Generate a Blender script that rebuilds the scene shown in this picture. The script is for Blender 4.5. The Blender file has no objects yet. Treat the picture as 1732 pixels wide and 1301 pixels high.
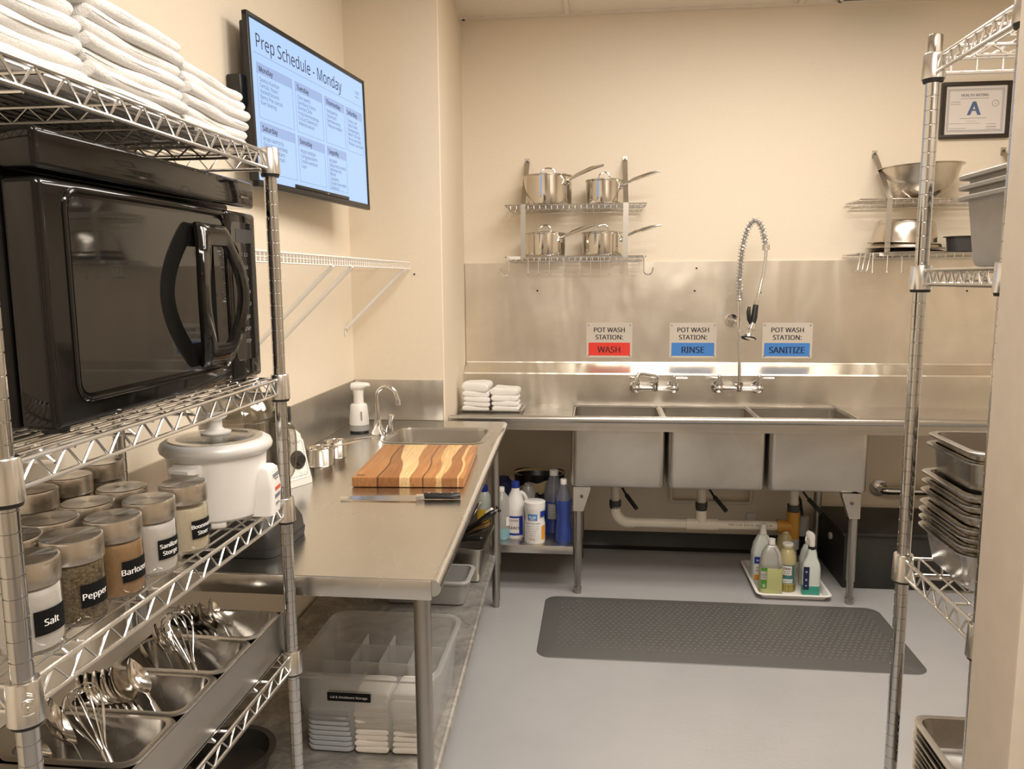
import bpy, bmesh, math, random
from mathutils import Vector, Matrix
rnd = random.Random(7)
PI = math.pi
SC = bpy.context.scene
COL = SC.collection
# ------------------------------------------------------------------ camera, world, lights, exposure
cam_d = bpy.data.cameras.new('camera'); cam = bpy.data.objects.new('camera', cam_d); COL.objects.link(cam)
cam_d.sensor_width = 36.0; cam_d.sensor_fit = 'HORIZONTAL'; cam_d.lens = 36.0 * 1330.0 / 1732.0
cam_d.clip_start = 0.05; cam_d.clip_end = 50
cR, cU, cF = Vector((0.99376, 0.11131, -0.00665)), Vector((-0.00832, 0.13348, 0.99102)), Vector((-0.11120, 0.98478, -0.13357))
cam.matrix_world = Matrix(((cR.x, cU.x, -cF.x, 0), (cR.y, cU.y, -cF.y, 0), (cR.z, cU.z, -cF.z, 1.55), (0, 0, 0, 1)))
SC.camera = cam
w = bpy.data.worlds.new('world'); SC.world = w; w.use_nodes = True
w.node_tree.nodes['Background'].inputs[0].default_value = (1.0, 0.93, 0.84, 1); w.node_tree.nodes['Background'].inputs[1].default_value = 0.15
SC.view_settings.view_transform = 'Standard'; SC.view_settings.look = 'None'; SC.view_settings.gamma = 1.0
SC.view_settings.use_curve_mapping = False; SC.view_settings.exposure = 0.15
def area(name, loc, sx, sy, power, col):
    d = bpy.data.lights.new(name, 'AREA'); d.shape = 'RECTANGLE'; d.size = sx; d.size_y = sy; d.energy = power; d.color = col
    o = bpy.data.objects.new(name, d); o.location = loc; COL.objects.link(o); return o
WARM = (1.0, 0.94, 0.86)
area('ceiling_panel_lamp', (0.95, 2.95, 2.93), 1.8, 0.6, 36, WARM)
area('ceiling_panel_lamp', (0.65, 2.05, 2.93), 1.2, 0.6, 40, WARM)
area('ceiling_panel_lamp', (0.45, 0.2, 2.93), 1.2, 0.6, 52, WARM)

# ------------------------------------------------------------------ materials
def mat(name, col, rough=0.5, metal=0.0, spec=None, trans=0.0, ior=None, coat=0.0, emit=None, estr=0.0, alpha=None):
    m = bpy.data.materials.new(name); m.use_nodes = True
    b = m.node_tree.nodes['Principled BSDF']
    b.inputs['Base Color'].default_value = (*col, 1); b.inputs['Roughness'].default_value = rough; b.inputs['Metallic'].default_value = metal
    if spec is not None: b.inputs['Specular IOR Level'].default_value = spec
    if trans: b.inputs['Transmission Weight'].default_value = trans
    if ior: b.inputs['IOR'].default_value = ior
    if coat: b.inputs['Coat Weight'].default_value = coat; b.inputs['Coat Roughness'].default_value = 0.03
    if emit: b.inputs['Emission Color'].default_value = (*emit, 1); b.inputs['Emission Strength'].default_value = estr
    return m
class NT:
    def __init__(s, m): s.t = m.node_tree; s.b = s.t.nodes['Principled BSDF']
    def n(s, typ, **kw):
        x = s.t.nodes.new(typ)
        for k, v in kw.items():
            if k.startswith('i_'):
                key = k[2:].replace('_', ' ')
                x.inputs[int(key) if key.isdigit() else key].default_value = v
            else: setattr(x, k, v)
        return x
    def l(s, a, b): s.t.links.new(a, b)
    def coords(s, scale=(1, 1, 1), kind='Object', rot=(0, 0, 0)):
        tc = s.n('ShaderNodeTexCoord'); mp = s.n('ShaderNodeMapping'); mp.inputs['Scale'].default_value = scale; mp.inputs['Rotation'].default_value = rot
        s.l(tc.outputs[kind], mp.inputs['Vector']); return mp.outputs['Vector']
    def noise(s, vec, scale, detail=3, rough=.5, dist=0):
        x = s.n('ShaderNodeTexNoise', i_Scale=scale, i_Detail=detail, i_Roughness=rough, i_Distortion=dist); s.l(vec, x.inputs['Vector']); return x
    def ramp(s, fac, stops):
        r = s.n('ShaderNodeValToRGB'); el = r.color_ramp.elements
        while len(el) > 1: el.remove(el[0])
        el[0].position = stops[0][0]; el[0].color = (*stops[0][1], 1) if len(stops[0][1]) == 3 else stops[0][1]
        for p, c in stops[1:]:
            e = el.new(p); e.color = (*c, 1)
        s.l(fac, r.inputs['Fac']); return r.outputs['Color']
    def mapr(s, fac, a, b, c, d):
        x = s.n('ShaderNodeMapRange'); 
        for i, v in enumerate((a, b, c, d)): x.inputs[1 + i].default_value = v
        s.l(fac, x.inputs[0]); return x.outputs[0]
    def bump(s, h, strength, dist=.01, prev=None):
        x = s.n('ShaderNodeBump'); x.inputs['Strength'].default_value = strength; x.inputs['Distance'].default_value = dist
        s.l(h, x.inputs['Height'])
        if prev is not None: s.l(prev, x.inputs['Normal'])
        return x.outputs['Normal']
G = lambda v: (v, v, v)
def noisy(name, col, rough, scale, bstr, bdist=.004, var=0.06, metal=0.0, stretch=(1, 1, 1), **kw):
    m = mat(name, col, rough, metal, **kw); t = NT(m); v = t.coords(stretch)
    n = t.noise(v, scale, 4)
    t.l(t.ramp(n.outputs['Fac'], [(.25, tuple(c * (1 - var) for c in col)), (.75, tuple(min(1, c * (1 + var)) for c in col))]), t.b.inputs['Base Color'])
    if bstr: t.l(t.bump(n.outputs['Fac'], bstr, bdist), t.b.inputs['Normal'])
    return m
def brushed(name, col=(.60, .57, .53), rough=.28, stretch=(6, 6, 260), wav=(7, 7, 1.2), wstr=.10, mott=.10, fb=.012):
    m = mat(name, col, rough, 1.0); t = NT(m)
    fine = t.noise(t.coords(stretch), 3.0, 3, .6)
    t.l(t.mapr(fine.outputs['Fac'], .3, .7, rough * .9, rough * 1.12), t.b.inputs['Roughness'])
    big = t.noise(t.coords((1, 1, 1)), 2.3, 5, .6, .8)
    t.l(t.ramp(big.outputs['Fac'], [(.3, tuple(c * (1 - mott) for c in col)), (.7, tuple(min(1, c * (1 + mott)) for c in col))]), t.b.inputs['Base Color'])
    w1 = t.noise(t.coords(wav), 1.0, 2, .5, .3)
    nb = t.bump(fine.outputs['Fac'], fb, .002)
    t.l(t.bump(w1.outputs['Fac'], wstr, .05, nb), t.b.inputs['Normal'])
    return m
M = {}
M['wall'] = noisy('cream_wall_paint', (.80, .70, .56), .55, 60, .06, .002, .015)
M['pillar'] = noisy('beige_pillar_paint', (.78, .675, .53), .6, 60, .06, .002, .015)
M['jamb'] = noisy('scuffed_beige_paint', (.70, .61, .51), .55, 25, .10, .002, .04)
M['ceil'] = noisy('ceiling_tile', (.80, .72, .62), .9, 90, .25, .003, .05)
M['tee'] = mat('ceiling_grid_metal', (.78, .70, .60), .5)
M['cove'] = noisy('dark_cove_base', (.035, .034, .033), .45, 30, .05)
def floor_mat():
    col = (.37, .368, .375); m = mat('grey_painted_floor', col, .38); t = NT(m); v = t.coords()
    a = t.noise(v, 1.3, 5, .6); t.l(t.ramp(a.outputs['Fac'], [(.3, (.345, .338, .338)), (.7, (.395, .387, .386))]), t.b.inputs['Base Color'])
    b = t.noise(v, 70, 3, .6); c = t.noise(v, 14, 2)
    t.l(t.bump(c.outputs['Fac'], .10, .01, t.bump(b.outputs['Fac'], .16, .004)), t.b.inputs['Normal'])
    t.l(t.mapr(a.outputs['Fac'], .3, .7, .30, .46), t.b.inputs['Roughness']); return m
M['floor'] = floor_mat()
M['panel'] = brushed('brushed_steel_wall_panel', (.77, .72, .64), .33, (260, 6, 6), (4, 1, 1.4), .42, .08)
M['steel'] = brushed('brushed_stainless', (.56, .535, .50), .30, (6, 6, 220), (4, 4, 4), .06, .10)
M['steelh'] = brushed('stainless_sink_body', (.56, .53, .48), .33, (6, 200, 200), (4, 4, 4), .08, .14)
M['splash'] = brushed('dull_stainless_splash', (.53, .50, .455), .34, (260, 260, 6), (6, 6, 1), .15, .12)
def table_mat():
    col = (.60, .585, .55); m = mat('worn_stainless_tabletop', col, .25, 1.0); t = NT(m)
    sw = t.noise(t.coords((5, 2.5, 1), rot=(0, 0, .35)), 1.2, 5, .6, 1.8)
    t.l(t.mapr(sw.outputs['Fac'], .3, .7, .21, .29), t.b.inputs['Roughness'])
    t.l(t.ramp(sw.outputs['Fac'], [(.3, (.60, .585, .55)), (.7, (.66, .64, .605))]), t.b.inputs['Base Color']); return m
M['table'] = table_mat()
def galv_mat():
    m = mat('galvanised_undershelf', (.45, .43, .40), .45, .7); t = NT(m); n = t.noise(t.coords(), 9, 8, .75, .6)
    t.l(t.ramp(n.outputs['Fac'], [(.3, (.20, .185, .17)), (.5, (.42, .40, .37)), (.7, (.70, .68, .64))]), t.b.inputs['Base Color'])
    t.l(t.mapr(n.outputs['Fac'], .3, .7, .6, .35), t.b.inputs['Roughness']); return m
M['galv'] = galv_mat()
M['pipe'] = mat('grey_steel_leg', (.40, .385, .36), .38, 1.0)
M['chrome'] = mat('chrome', (.76, .755, .745), .09, 1.0)
M['satin'] = mat('satin_chrome_wire', (.74, .73, .71), .24, 1.0)
M['postm'] = mat('chrome_post', (.57, .565, .555), .13, 1.0)
M['satinrim'] = mat('silver_painted_rim', (.66, .64, .61), .35, .1)
M['strap'] = mat('flat_grey_strap', (.52, .49, .44), .38, 1.0)
M['pot'] = mat('polished_pot_steel', (.66, .62, .56), .13, 1.0)
M['potlid'] = mat('satin_pot_lid', (.60, .57, .52), .22, 1.0)
M['bowl'] = brushed('mixing_bowl_steel', (.60, .55, .48), .24, (3, 3, 3), (3, 3, 3), .05, .1, 0.0)
M['pan'] = brushed('food_pan_steel', (.44, .415, .38), .27, (3, 3, 3), (5, 5, 5), .03, .10, 0.0)
M['holder'] = brushed('pan_holder_steel', (.45, .425, .39), .34, (8, 160, 160), (4, 4, 4), .10, .16)
M['spoon'] = mat('polished_utensil_steel', (.68, .65, .61), .12, 1.0)
M['darksteel'] = mat('dark_steel', (.12, .115, .11), .4, .8)
M['black'] = mat('black_plastic', (.012, .012, .012), .35)
M['gloss'] = mat('glossy_black_enamel', (.008, .007, .006), .06, spec=.42)
M['casing'] = mat('black_painted_casing', (.008, .007, .007), .22, spec=.25)
M['mwin'] = mat('dark_door_glass', (.012, .011, .010), .03, spec=.8)
M['rubber'] = mat('black_rubber', (.02, .02, .02), .6)
M['white'] = mat('white_plastic', (.80, .77, .73), .35)
M['offwhite'] = mat('offwhite_plastic', (.72, .69, .64), .4)
M['ivory'] = mat('ivory_pvc', (.72, .66, .55), .35)
M['lidgrey'] = mat('pale_grey_lid', (.44, .46, .48), .5)
M['greyp'] = mat('grey_plastic', (.34, .33, .32), .45)
M['binp'] = noisy('grey_bin_plastic', (.40, .375, .345), .5, 40, .05)
M['dgrey'] = mat('dark_grey_plastic', (.045, .044, .042), .42)
M['charcoal'] = mat('charcoal_plastic', (.022, .021, .020), .4)
M['whitewire'] = mat('white_coated_wire', (.82, .79, .74), .4)
M['orange'] = mat('amber_plastic_fitting', (.44, .21, .025), .35)
M['screen'] = mat('lit_screen', (.02, .02, .02), .25, emit=(.43, .63, 1.0), estr=.92)
M['screenhdr'] = mat('lit_screen_header', (.02, .02, .02), .25, emit=(.34, .48, .80), estr=.85)
M['screenline'] = mat('lit_screen_rule', (.02, .02, .02), .25, emit=(.24, .34, .56), estr=.8)
M['ink'] = mat('dark_ink', (.012, .012, .016), .6)
M['inkgrey'] = mat('grey_ink', (.10, .11, .14), .6)
M['inkfaint'] = mat('faint_ink', (.30, .28, .27), .6)
M['inkwhite'] = mat('white_ink', (.85, .84, .82), .5)
M['red'] = mat('red_sign_band', (.72, .045, .03), .4)
M['blue'] = mat('blue_sign_band', (.06, .22, .58), .4)
M['navyink'] = mat('navy_ink', (.01, .015, .05), .5)
M['maroonink'] = mat('maroon_ink', (.09, .01, .015), .5)
M['signplate'] = mat('beige_sign_plate', (.56, .50, .43), .45)
M['paper'] = mat('certificate_paper', (.76, .70, .66), .6)
M['paperband'] = mat('certificate_border', (.52, .49, .47), .6)
M['paperblue'] = mat('certificate_blue', (.09, .14, .28), .6)
M['frame'] = mat('dark_brown_frame', (.030, .020, .014), .45)
M['labelblk'] = mat('black_label', (.006, .006, .006), .6, spec=.15)
M['liner'] = mat('black_bin_liner', (.006, .006, .006), .3)
M['beigebin'] = mat('beige_bin_plastic', (.68, .52, .30), .55)
M['bluecap'] = mat('blue_cap', (.015, .04, .30), .4)
M['navy'] = mat('navy_plastic', (.01, .014, .06), .4)
M['yellow'] = mat('yellow_label', (.70, .47, .03), .5)
M['woodh'] = mat('wooden_handle', (.28, .15, .06), .5)
M['sand'] = mat('tan_cloth', (.60, .47, .30), .8)
M['redlabel'] = mat('red_label', (.60, .08, .04), .5)
M['greenlabel'] = mat('green_label', (.07, .22, .03), .5)
M['orangelabel'] = mat('orange_label', (.75, .33, .03), .5)
M['teallabel'] = mat('teal_label', (.05, .16, .17), .5)
M['greybox'] = noisy('black_painted_box', (.018, .017, .015), .5, 8, .05, var=.4)
M['mat'] = None
def towel_mat(name, col):
    m = mat(name, col, .95); t = NT(m); v = t.coords(); n = t.noise(v, 330, 3, .7); b = t.noise(v, 28, 3)
    m.node_tree.nodes['Principled BSDF'].inputs['Sheen Weight'].default_value = .25
    t.l(t.bump(b.outputs['Fac'], .35, .008, t.bump(n.outputs['Fac'], .6, .004)), t.b.inputs['Normal']); return m
M['towel'] = towel_mat('white_terry', (.83, .80, .76))
M['cloth'] = towel_mat('white_cotton', (.86, .80, .72))
def matmat():
    m = mat('grey_vinyl_mat', (.095, .093, .088), .5); t = NT(m)
    tc = t.n('ShaderNodeTexCoord'); mp = t.n('ShaderNodeMapping'); mp.inputs['Scale'].default_value = (36, 36, 36); t.l(tc.outputs['Object'], mp.inputs['Vector'])
    ch = t.n('ShaderNodeTexVoronoi', feature='F1'); ch.inputs['Scale'].default_value = 1.0; ch.inputs['Randomness'].default_value = 0.0; t.l(mp.outputs['Vector'], ch.inputs['Vector'])
    h = t.mapr(ch.outputs['Distance'], .18, .34, 1, 0)
    t.l(t.bump(h, .9, .006), t.b.inputs['Normal'])
    n = t.noise(t.coords(), 3, 4); t.l(t.ramp(n.outputs['Fac'], [(.3, (.085, .083, .079)), (.7, (.12, .116, .11))]), t.b.inputs['Base Color']); return m
M['mat'] = matmat()
M['matedge'] = mat('smooth_vinyl_edge', (.095, .093, .088), .45)
def thin_glass(name, tint, gl=.04, rough=.02, frost=None, frostw=0.0):
    m = bpy.data.materials.new(name); m.use_nodes = True; t = m.node_tree; t.nodes.clear()
    o = t.nodes.new('ShaderNodeOutputMaterial'); tr = t.nodes.new('ShaderNodeBsdfTransparent'); tr.inputs[0].default_value = (*tint, 1)
    g = t.nodes.new('ShaderNodeBsdfGlossy'); g.inputs['Roughness'].default_value = rough; g.inputs[0].default_value = (1, 1, 1, 1)
    lw = t.nodes.new('ShaderNodeLayerWeight'); lw.inputs[0].default_value = .35
    mr = t.nodes.new('ShaderNodeMapRange'); mr.inputs[3].default_value = gl; mr.inputs[4].default_value = .75; t.links.new(lw.outputs['Fresnel'], mr.inputs[0])
    base = tr.outputs[0]
    if frost:
        d = t.nodes.new('ShaderNodeBsdfDiffuse'); d.inputs[0].default_value = (*frost, 1); tl = t.nodes.new('ShaderNodeBsdfTranslucent'); tl.inputs[0].default_value = (*frost, 1)
        a = t.nodes.new('ShaderNodeMixShader'); a.inputs[0].default_value = .5; t.links.new(d.outputs[0], a.inputs[1]); t.links.new(tl.outputs[0], a.inputs[2])
        b = t.nodes.new('ShaderNodeMixShader'); b.inputs[0].default_value = frostw; t.links.new(tr.outputs[0], b.inputs[1]); t.links.new(a.outputs[0], b.inputs[2]); base = b.outputs[0]
    mx = t.nodes.new('ShaderNodeMixShader'); t.links.new(mr.outputs[0], mx.inputs[0]); t.links.new(base, mx.inputs[1]); t.links.new(g.outputs[0], mx.inputs[2])
    t.links.new(mx.outputs[0], o.inputs[0]); return m
M['glass'] = thin_glass('clear_glass', (.985, .985, .975), .03)
M['smoke'] = thin_glass('smoky_clear_plastic', (.72, .70, .66), .07, .05)
M['tub'] = thin_glass('frosted_clear_plastic', (.97, .97, .97), .02, .2, (.90, .88, .85), .24)
M['tubdiv'] = thin_glass('frosted_divider_plastic', (.97, .97, .97), .02, .2, (.90, .88, .85), .42)
M['milky'] = thin_glass('milky_bottle_plastic', (.9, .9, .88), .03, .25, (.72, .70, .66), .75)
M['bluejug'] = thin_glass('clear_blue_bottle', (.75, .78, .85), .04, .1, (.40, .42, .48), .5)
def liquid(name, col): return mat(name, col, .25)
M['greenliq'] = liquid('green_liquid', (.43, .44, .20)); M['tealliq'] = liquid('teal_liquid', (.04, .28, .21)); M['oliveliq'] = liquid('olive_liquid', (.24, .19, .03))
M['blueliq'] = liquid('blue_liquid', (.03, .06, .26)); M['paleliq'] = liquid('pale_blue_liquid', (.22, .40, .45)); M['mistliq'] = liquid('pale_mist_plastic', (.60, .64, .60)); M['amberliq'] = liquid('straw_liquid', (.46, .39, .20))
def speck(name, c1, c2, c3, scale, bstr=.6):
    m = mat(name, c1, .8); t = NT(m); n = t.noise(t.coords((1, 1, 2.2)), scale, 2, .8, 1.0)
    t.l(t.ramp(n.outputs['Fac'], [(.35, c1), (.52, c2), (.68, c3)]), t.b.inputs['Base Color']); t.l(t.bump(n.outputs['Fac'], bstr, .004), t.b.inputs['Normal']); return m
M['salt'] = noisy('salt', (.86, .83, .80), .9, 220, .3, .002, .03)
M['pepper'] = speck('ground_pepper', (.07, .05, .025), (.22, .155, .075), (.50, .40, .22), 230)
M['tanp'] = noisy('tan_powder', (.46, .29, .14), .9, 120, .3, .002, .10)
M['creamp'] = noisy('cream_powder', (.83, .74, .57), .9, 120, .3, .002, .05)
M['brownp'] = noisy('brown_powder', (.17, .085, .022), .9, 120, .3, .002, .12)
M['greyp2'] = noisy('grey_grain', (.50, .45, .37), .9, 160, .4, .002, .15)
def lid_mat():
    m = mat('spun_steel_lid', (.66, .62, .57), .24, 1.0); t = NT(m); b = t.b
    b.inputs['Anisotropic'].default_value = .95
    tg = t.n('ShaderNodeTangent'); tg.direction_type = 'RADIAL'; tg.axis = 'Z'; t.l(tg.outputs[0], b.inputs['Tangent']); return m
M['lid'] = lid_mat()
def board_mat():
    m = mat('striped_acacia', (.4, .2, .08), .42); t = NT(m)
    tc = t.n('ShaderNodeTexCoord'); sp = t.n('ShaderNodeSeparateXYZ'); t.l(tc.outputs['Object'], sp.inputs[0])
    def mth(op, a, b=None, c=None):
        x = t.n('ShaderNodeMath', operation=op)
        for i, v_ in enumerate((a, b, c)):
            if v_ is None: continue
            if isinstance(v_, (int, float)): x.inputs[i].default_value = v_
            else: t.l(v_, x.inputs[i])
        return x.outputs[0]
    o1, o2, pale, pale2, dk = (.47, .215, .075), (.34, .145, .048), (.82, .58, .29), (.74, .48, .21), (.12, .05, .02)
    gr = t.noise(t.coords((70, 4, 30)), 1.0, 5, .65, 1.4)
    wv = t.noise(t.coords((.6, 3.2, 1)), 1.0, 2, .5)
    wob = mth('MULTIPLY_ADD', wv.outputs['Fac'], .05, -.025)
    # strip edges across the width: u at the near end, u at the far end, colour to the right of it
    cur = None
    edges = [(-1, -1, o1), (.22, .20, dk), (.235, .215, o2), (.42, .23, pale), (.51, .47, o1), (.62, .60, dk), (.632, .61, o1), (.74, .68, pale2), (.79, .84, o2), (.93, .90, pale2), (.945, .935, o1)]
    for a_, b_, c_ in edges:
        if cur is None:
            rgb = t.n('ShaderNodeRGB'); rgb.outputs[0].default_value = (*c_, 1); cur = rgb.outputs[0]; continue
        xm, sl = ((a_ + b_) / 2 - .5) * .36, (b_ - a_) * .36 / .5
        e = mth('ADD', mth('MULTIPLY_ADD', sp.outputs['Y'], sl, xm), wob)
        f = mth('MULTIPLY', mth('SUBTRACT', sp.outputs['X'], e), 600.0)
        mp = t.n('ShaderNodeMapRange'); t.l(f, mp.inputs[0]); mp.inputs[1].default_value = -.5; mp.inputs[2].default_value = .5
        mx = t.n('ShaderNodeMixRGB'); t.l(mp.outputs[0], mx.inputs[0]); t.l(cur, mx.inputs[1]); mx.inputs[2].default_value = (*c_, 1); cur = mx.outputs[0]
    mx = t.n('ShaderNodeMixRGB', blend_type='MULTIPLY'); mx.inputs[0].default_value = .75; t.l(cur, mx.inputs[1])
    t.l(t.ramp(gr.outputs['Fac'], [(.3, (.55, .48, .42)), (.62, (1, 1, 1))]), mx.inputs[2]); t.l(mx.outputs[0], t.b.inputs['Base Color']); return m
M['board'] = board_mat()
M['blade'] = brushed('knife_blade_steel', (.70, .67, .62), .18, (6, 160, 6), (3, 3, 3), .02, .04)

# ------------------------------------------------------------------ mesh builder
class MB:
    def __init__(s, T=None): s.v = []; s.f = []; s.T = T or Matrix.Identity(4)
    def add(s, vs, fs):
        o = len(s.v); T = s.T
        s.v += [tuple(T @ Vector(p)) for p in vs]; s.f += [tuple(i + o for i in f) for f in fs]; return s
    def box(s, x0, y0, z0, x1, y1, z1, b=0.0, seg=2):
        vs = [(x0, y0, z0), (x1, y0, z0), (x1, y1, z0), (x0, y1, z0), (x0, y0, z1), (x1, y0, z1), (x1, y1, z1), (x0, y1, z1)]
        fs = [(0, 3, 2, 1), (4, 5, 6, 7), (0, 1, 5, 4), (1, 2, 6, 5), (2, 3, 7, 6), (3, 0, 4, 7)]
        if b <= 0: return s.add(vs, fs)
        bm = bmesh.new(); bv = [bm.verts.new(p) for p in vs]
        for f in fs: bm.faces.new([bv[i] for i in f])
        bmesh.ops.bevel(bm, geom=list(bm.edges), offset=b, segments=seg, profile=.5, affect='EDGES')
        bm.verts.index_update(); s.add([v.co[:] for v in bm.verts], [[v.index for v in f.verts] for f in bm.faces]); bm.free(); return s
    def loft(s, rings, c0=True, c1=True, closed=False):
        n = len(rings[0]); vs = [p for r in rings for p in r]; fs = []
        k = len(rings)
        for i in range(k if closed else k - 1):
            a, b = i * n, ((i + 1) % k) * n
            for j in range(n): fs.append((a + j, a + (j + 1) % n, b + (j + 1) % n, b + j))
        if c0 and not closed: fs.append(tuple(range(n - 1, -1, -1)))
        if c1 and not closed: fs.append(tuple((k - 1) * n + j for j in range(n)))
        return s.add(vs, fs)
    def lathe(s, prof, n=24, c=(0, 0, 0), sx=1, sy=1):
        rings = []; 
        for r, z in prof:
            r = max(r, 1e-5); rings.append([(c[0] + sx * r * math.cos(2 * PI * j / n), c[1] + sy * r * math.sin(2 * PI * j / n), c[2] + z) for j in range(n)])
        return s.loft(rings, True, True)
    def tube(s, pts, r, n=8, closed=False, caps=True):
        pts = [Vector(p) for p in pts]; k = len(pts); rs = r if isinstance(r, (list, tuple)) else [r] * k
        tg = []
        for i in range(k):
            a = pts[(i - 1) % k] if (closed or i > 0) else pts[i]; b = pts[(i + 1) % k] if (closed or i < k - 1) else pts[i]
            d = (b - a); tg.append(d.normalized() if d.length > 1e-9 else Vector((0, 0, 1)))
        u = tg[0].orthogonal().normalized()
        rings = []
        for i in range(k):
            if i: 
                u = (u - tg[i] * u.dot(tg[i]))
                u = u.normalized() if u.length > 1e-6 else tg[i].orthogonal().normalized()
            v = tg[i].cross(u)
            rings.append([tuple(pts[i] + (u * math.cos(2 * PI * j / n) + v * math.sin(2 * PI * j / n)) * rs[i]) for j in range(n)])
        return s.loft(rings, caps, caps, closed)
    def cyl(s, a, b, r, n=12, r2=None): return s.tube([a, b], [r, r if r2 is None else r2], n)
    def prism(s, poly, axis, a, b):
        # poly: 2D points; axis 'x': (y,z) at x=a..b ; 'y': (x,z) ; 'z': (x,y)
        def p3(p, t): return (t, p[0], p[1]) if axis == 'x' else ((p[0], t, p[1]) if axis == 'y' else (p[0], p[1], t))
        return s.loft([[p3(p, a) for p in poly], [p3(p, b) for p in poly]])
    def ball(s, c, r, n=12, sz=1.0):
        return s.lathe([(r * math.sin(PI * i / 8), -r * sz * math.cos(PI * i / 8)) for i in range(9)], n, c)
    def shell(s, cx, cy, w, d, rad, z0, z1, th, taper=0.0, lip=0.0, lipdrop=.004, n=5, rb=None):
        # open rounded tray / pan: outer wall, rim lip, inner wall, floor
        rb = rb if rb is not None else rad * .6
        R = lambda z, off, extra=0: rrect(cx, cy, w - 2 * off, d - 2 * off, max(rad - off * .5 + extra, .003), z, n)
        t0 = taper
        rings = [R(z0, t0 + rb), R(z0 + rb * .3, t0 + rb * .3), R(z0 + rb, t0)]
        zl = z1 - (lipdrop if lip else 0)
        rings.append(R(zl, 0))
        if lip: rings += [R(zl, -lip), R(z1 - lipdrop * .3, -lip - .001), R(z1, -lip + .002)]
        rings += [R(z1, th), R(z0 + rb + th, t0 + th), R(z0 + rb * .3 + th, t0 + rb * .3 + th), R(z0 + th, t0 + rb + th)]
        return s.loft(rings)
    def text(s, txt, size, o, xd, yd, align='CENTER', bold=0.0, spc=1.0, bend=None, sx=1.0):
        v0, f0 = text_mesh(txt, size, align, 0, spc); o, xd, yd = Vector(o), Vector(xd), Vector(yd); nrm = xd.cross(yd)
        for k_, dx_ in enumerate((0,) if not bold else (-bold, 0, bold)):      # a heavier stroke is three prints a hair apart
            e_ = .00007 * k_
            if bend:   # bend=(radius, az0): wraps onto a vertical cylinder at o
                R, az = bend[0] + e_, bend[1]
                s.add([(o.x + R * math.cos(az + (q[0] * sx + dx_) / R), o.y + R * math.sin(az + (q[0] * sx + dx_) / R), o.z + q[1]) for q in v0], f0)
            else: s.add([tuple(o + xd * (q[0] * sx + dx_) + yd * q[1] + nrm * e_) for q in v0], f0)
        return s
    def build(s, name, m, parent=None, ang=38, smooth=True):
        me = bpy.data.meshes.new(name); me.from_pydata(s.v, [], s.f); me.materials.append(m if not isinstance(m, str) else M[m])
        bm = bmesh.new(); bm.from_mesh(me); bmesh.ops.recalc_face_normals(bm, faces=bm.faces); bm.to_mesh(me); bm.free()
        if smooth:
            me.polygons.foreach_set('use_smooth', [True] * len(me.polygons)); me.set_sharp_from_angle(angle=math.radians(ang))
        o = bpy.data.objects.new(name, me); COL.objects.link(o)
        if parent: o.parent = parent; KIDS.setdefault(parent.name, []).append(o)
        return o
KIDS = {}
try: FONT = bpy.data.fonts.load(bpy.utils.system_resource('DATAFILES', path='fonts') + '/NotoSansHebrew-Regular.woff2')   # the sans face shipped inside Blender
except Exception: FONT = None
FSC = 1.0 if FONT is None else 1.19
TXT = {}
def text_mesh(txt, size, align, bold, spc):
    k = (txt, size, align, bold, spc)
    if k not in TXT:
        cu = bpy.data.curves.new('t', 'FONT'); cu.body = txt; cu.size = size * FSC; cu.font = FONT or cu.font; cu.align_x = align; cu.align_y = 'CENTER';  cu.space_character = spc; cu.resolution_u = 2
        ob = bpy.data.objects.new('t', cu); COL.objects.link(ob); bpy.context.view_layer.update()
        dg = bpy.context.evaluated_depsgraph_get(); me = bpy.data.meshes.new_from_object(ob.evaluated_get(dg))
        TXT[k] = ([(v.co.x, v.co.y) for v in me.vertices], [tuple(p.vertices) for p in me.polygons])
        bpy.data.objects.remove(ob); bpy.data.curves.remove(cu); bpy.data.meshes.remove(me)
    return TXT[k]
def rrect(cx, cy, w, d, r, z, n=5):
    r = min(r, w / 2 - 1e-4, d / 2 - 1e-4); pts = []
    for qx, qy, a0 in ((1, 1, 0), (-1, 1, PI / 2), (-1, -1, PI), (1, -1, 1.5 * PI)):
        for i in range(n + 1):
            a = a0 + PI / 2 * i / n; pts.append((cx + qx * (w / 2 - r) + r * math.cos(a), cy + qy * (d / 2 - r) + r * math.sin(a), z))
    return pts
def tag(o, label, cat, group=None, kind=None):
    if label: o['label'] = label
    if cat: o['category'] = cat
    if group: o['group'] = group
    if kind: o['kind'] = kind
    return o
def thing(name, label, cat, loc=(0, 0, 0), rz=0.0, group=None):
    o = bpy.data.objects.new(name, None); COL.objects.link(o); o.location = loc; o.rotation_euler = (0, 0, rz); o.empty_display_size = .05
    return tag(o, label, cat, group)
def struct(name, mb, m, parent=None):
    o = mb.build(name, m, parent); o['kind'] = 'structure'; return o
def W(root): return MB(Matrix.Translation(-Vector(root.location)))    # author a part in room coordinates
def dup(root, loc, rz=None, label=None):
    r = root.copy(); COL.objects.link(r); r.location = loc
    if rz is not None: r.rotation_euler = (0, 0, rz)
    if label: r['label'] = label
    for ch in KIDS.get(root.name, []):
        c = ch.copy(); COL.objects.link(c); c.parent = r; KIDS.setdefault(r.name, []).append(c)
        for g in KIDS.get(ch.name, []):
            d = g.copy(); COL.objects.link(d); d.parent = c; KIDS.setdefault(c.name, []).append(d)
    return r
def arc(c, r, a0, a1, n, u=(1, 0, 0), v=(0, 0, 1)):
    c, u, v = Vector(c), Vector(u), Vector(v)
    return [tuple(c + u * r * math.cos(a0 + (a1 - a0) * i / n) + v * r * math.sin(a0 + (a1 - a0) * i / n)) for i in range(n + 1)]
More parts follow.
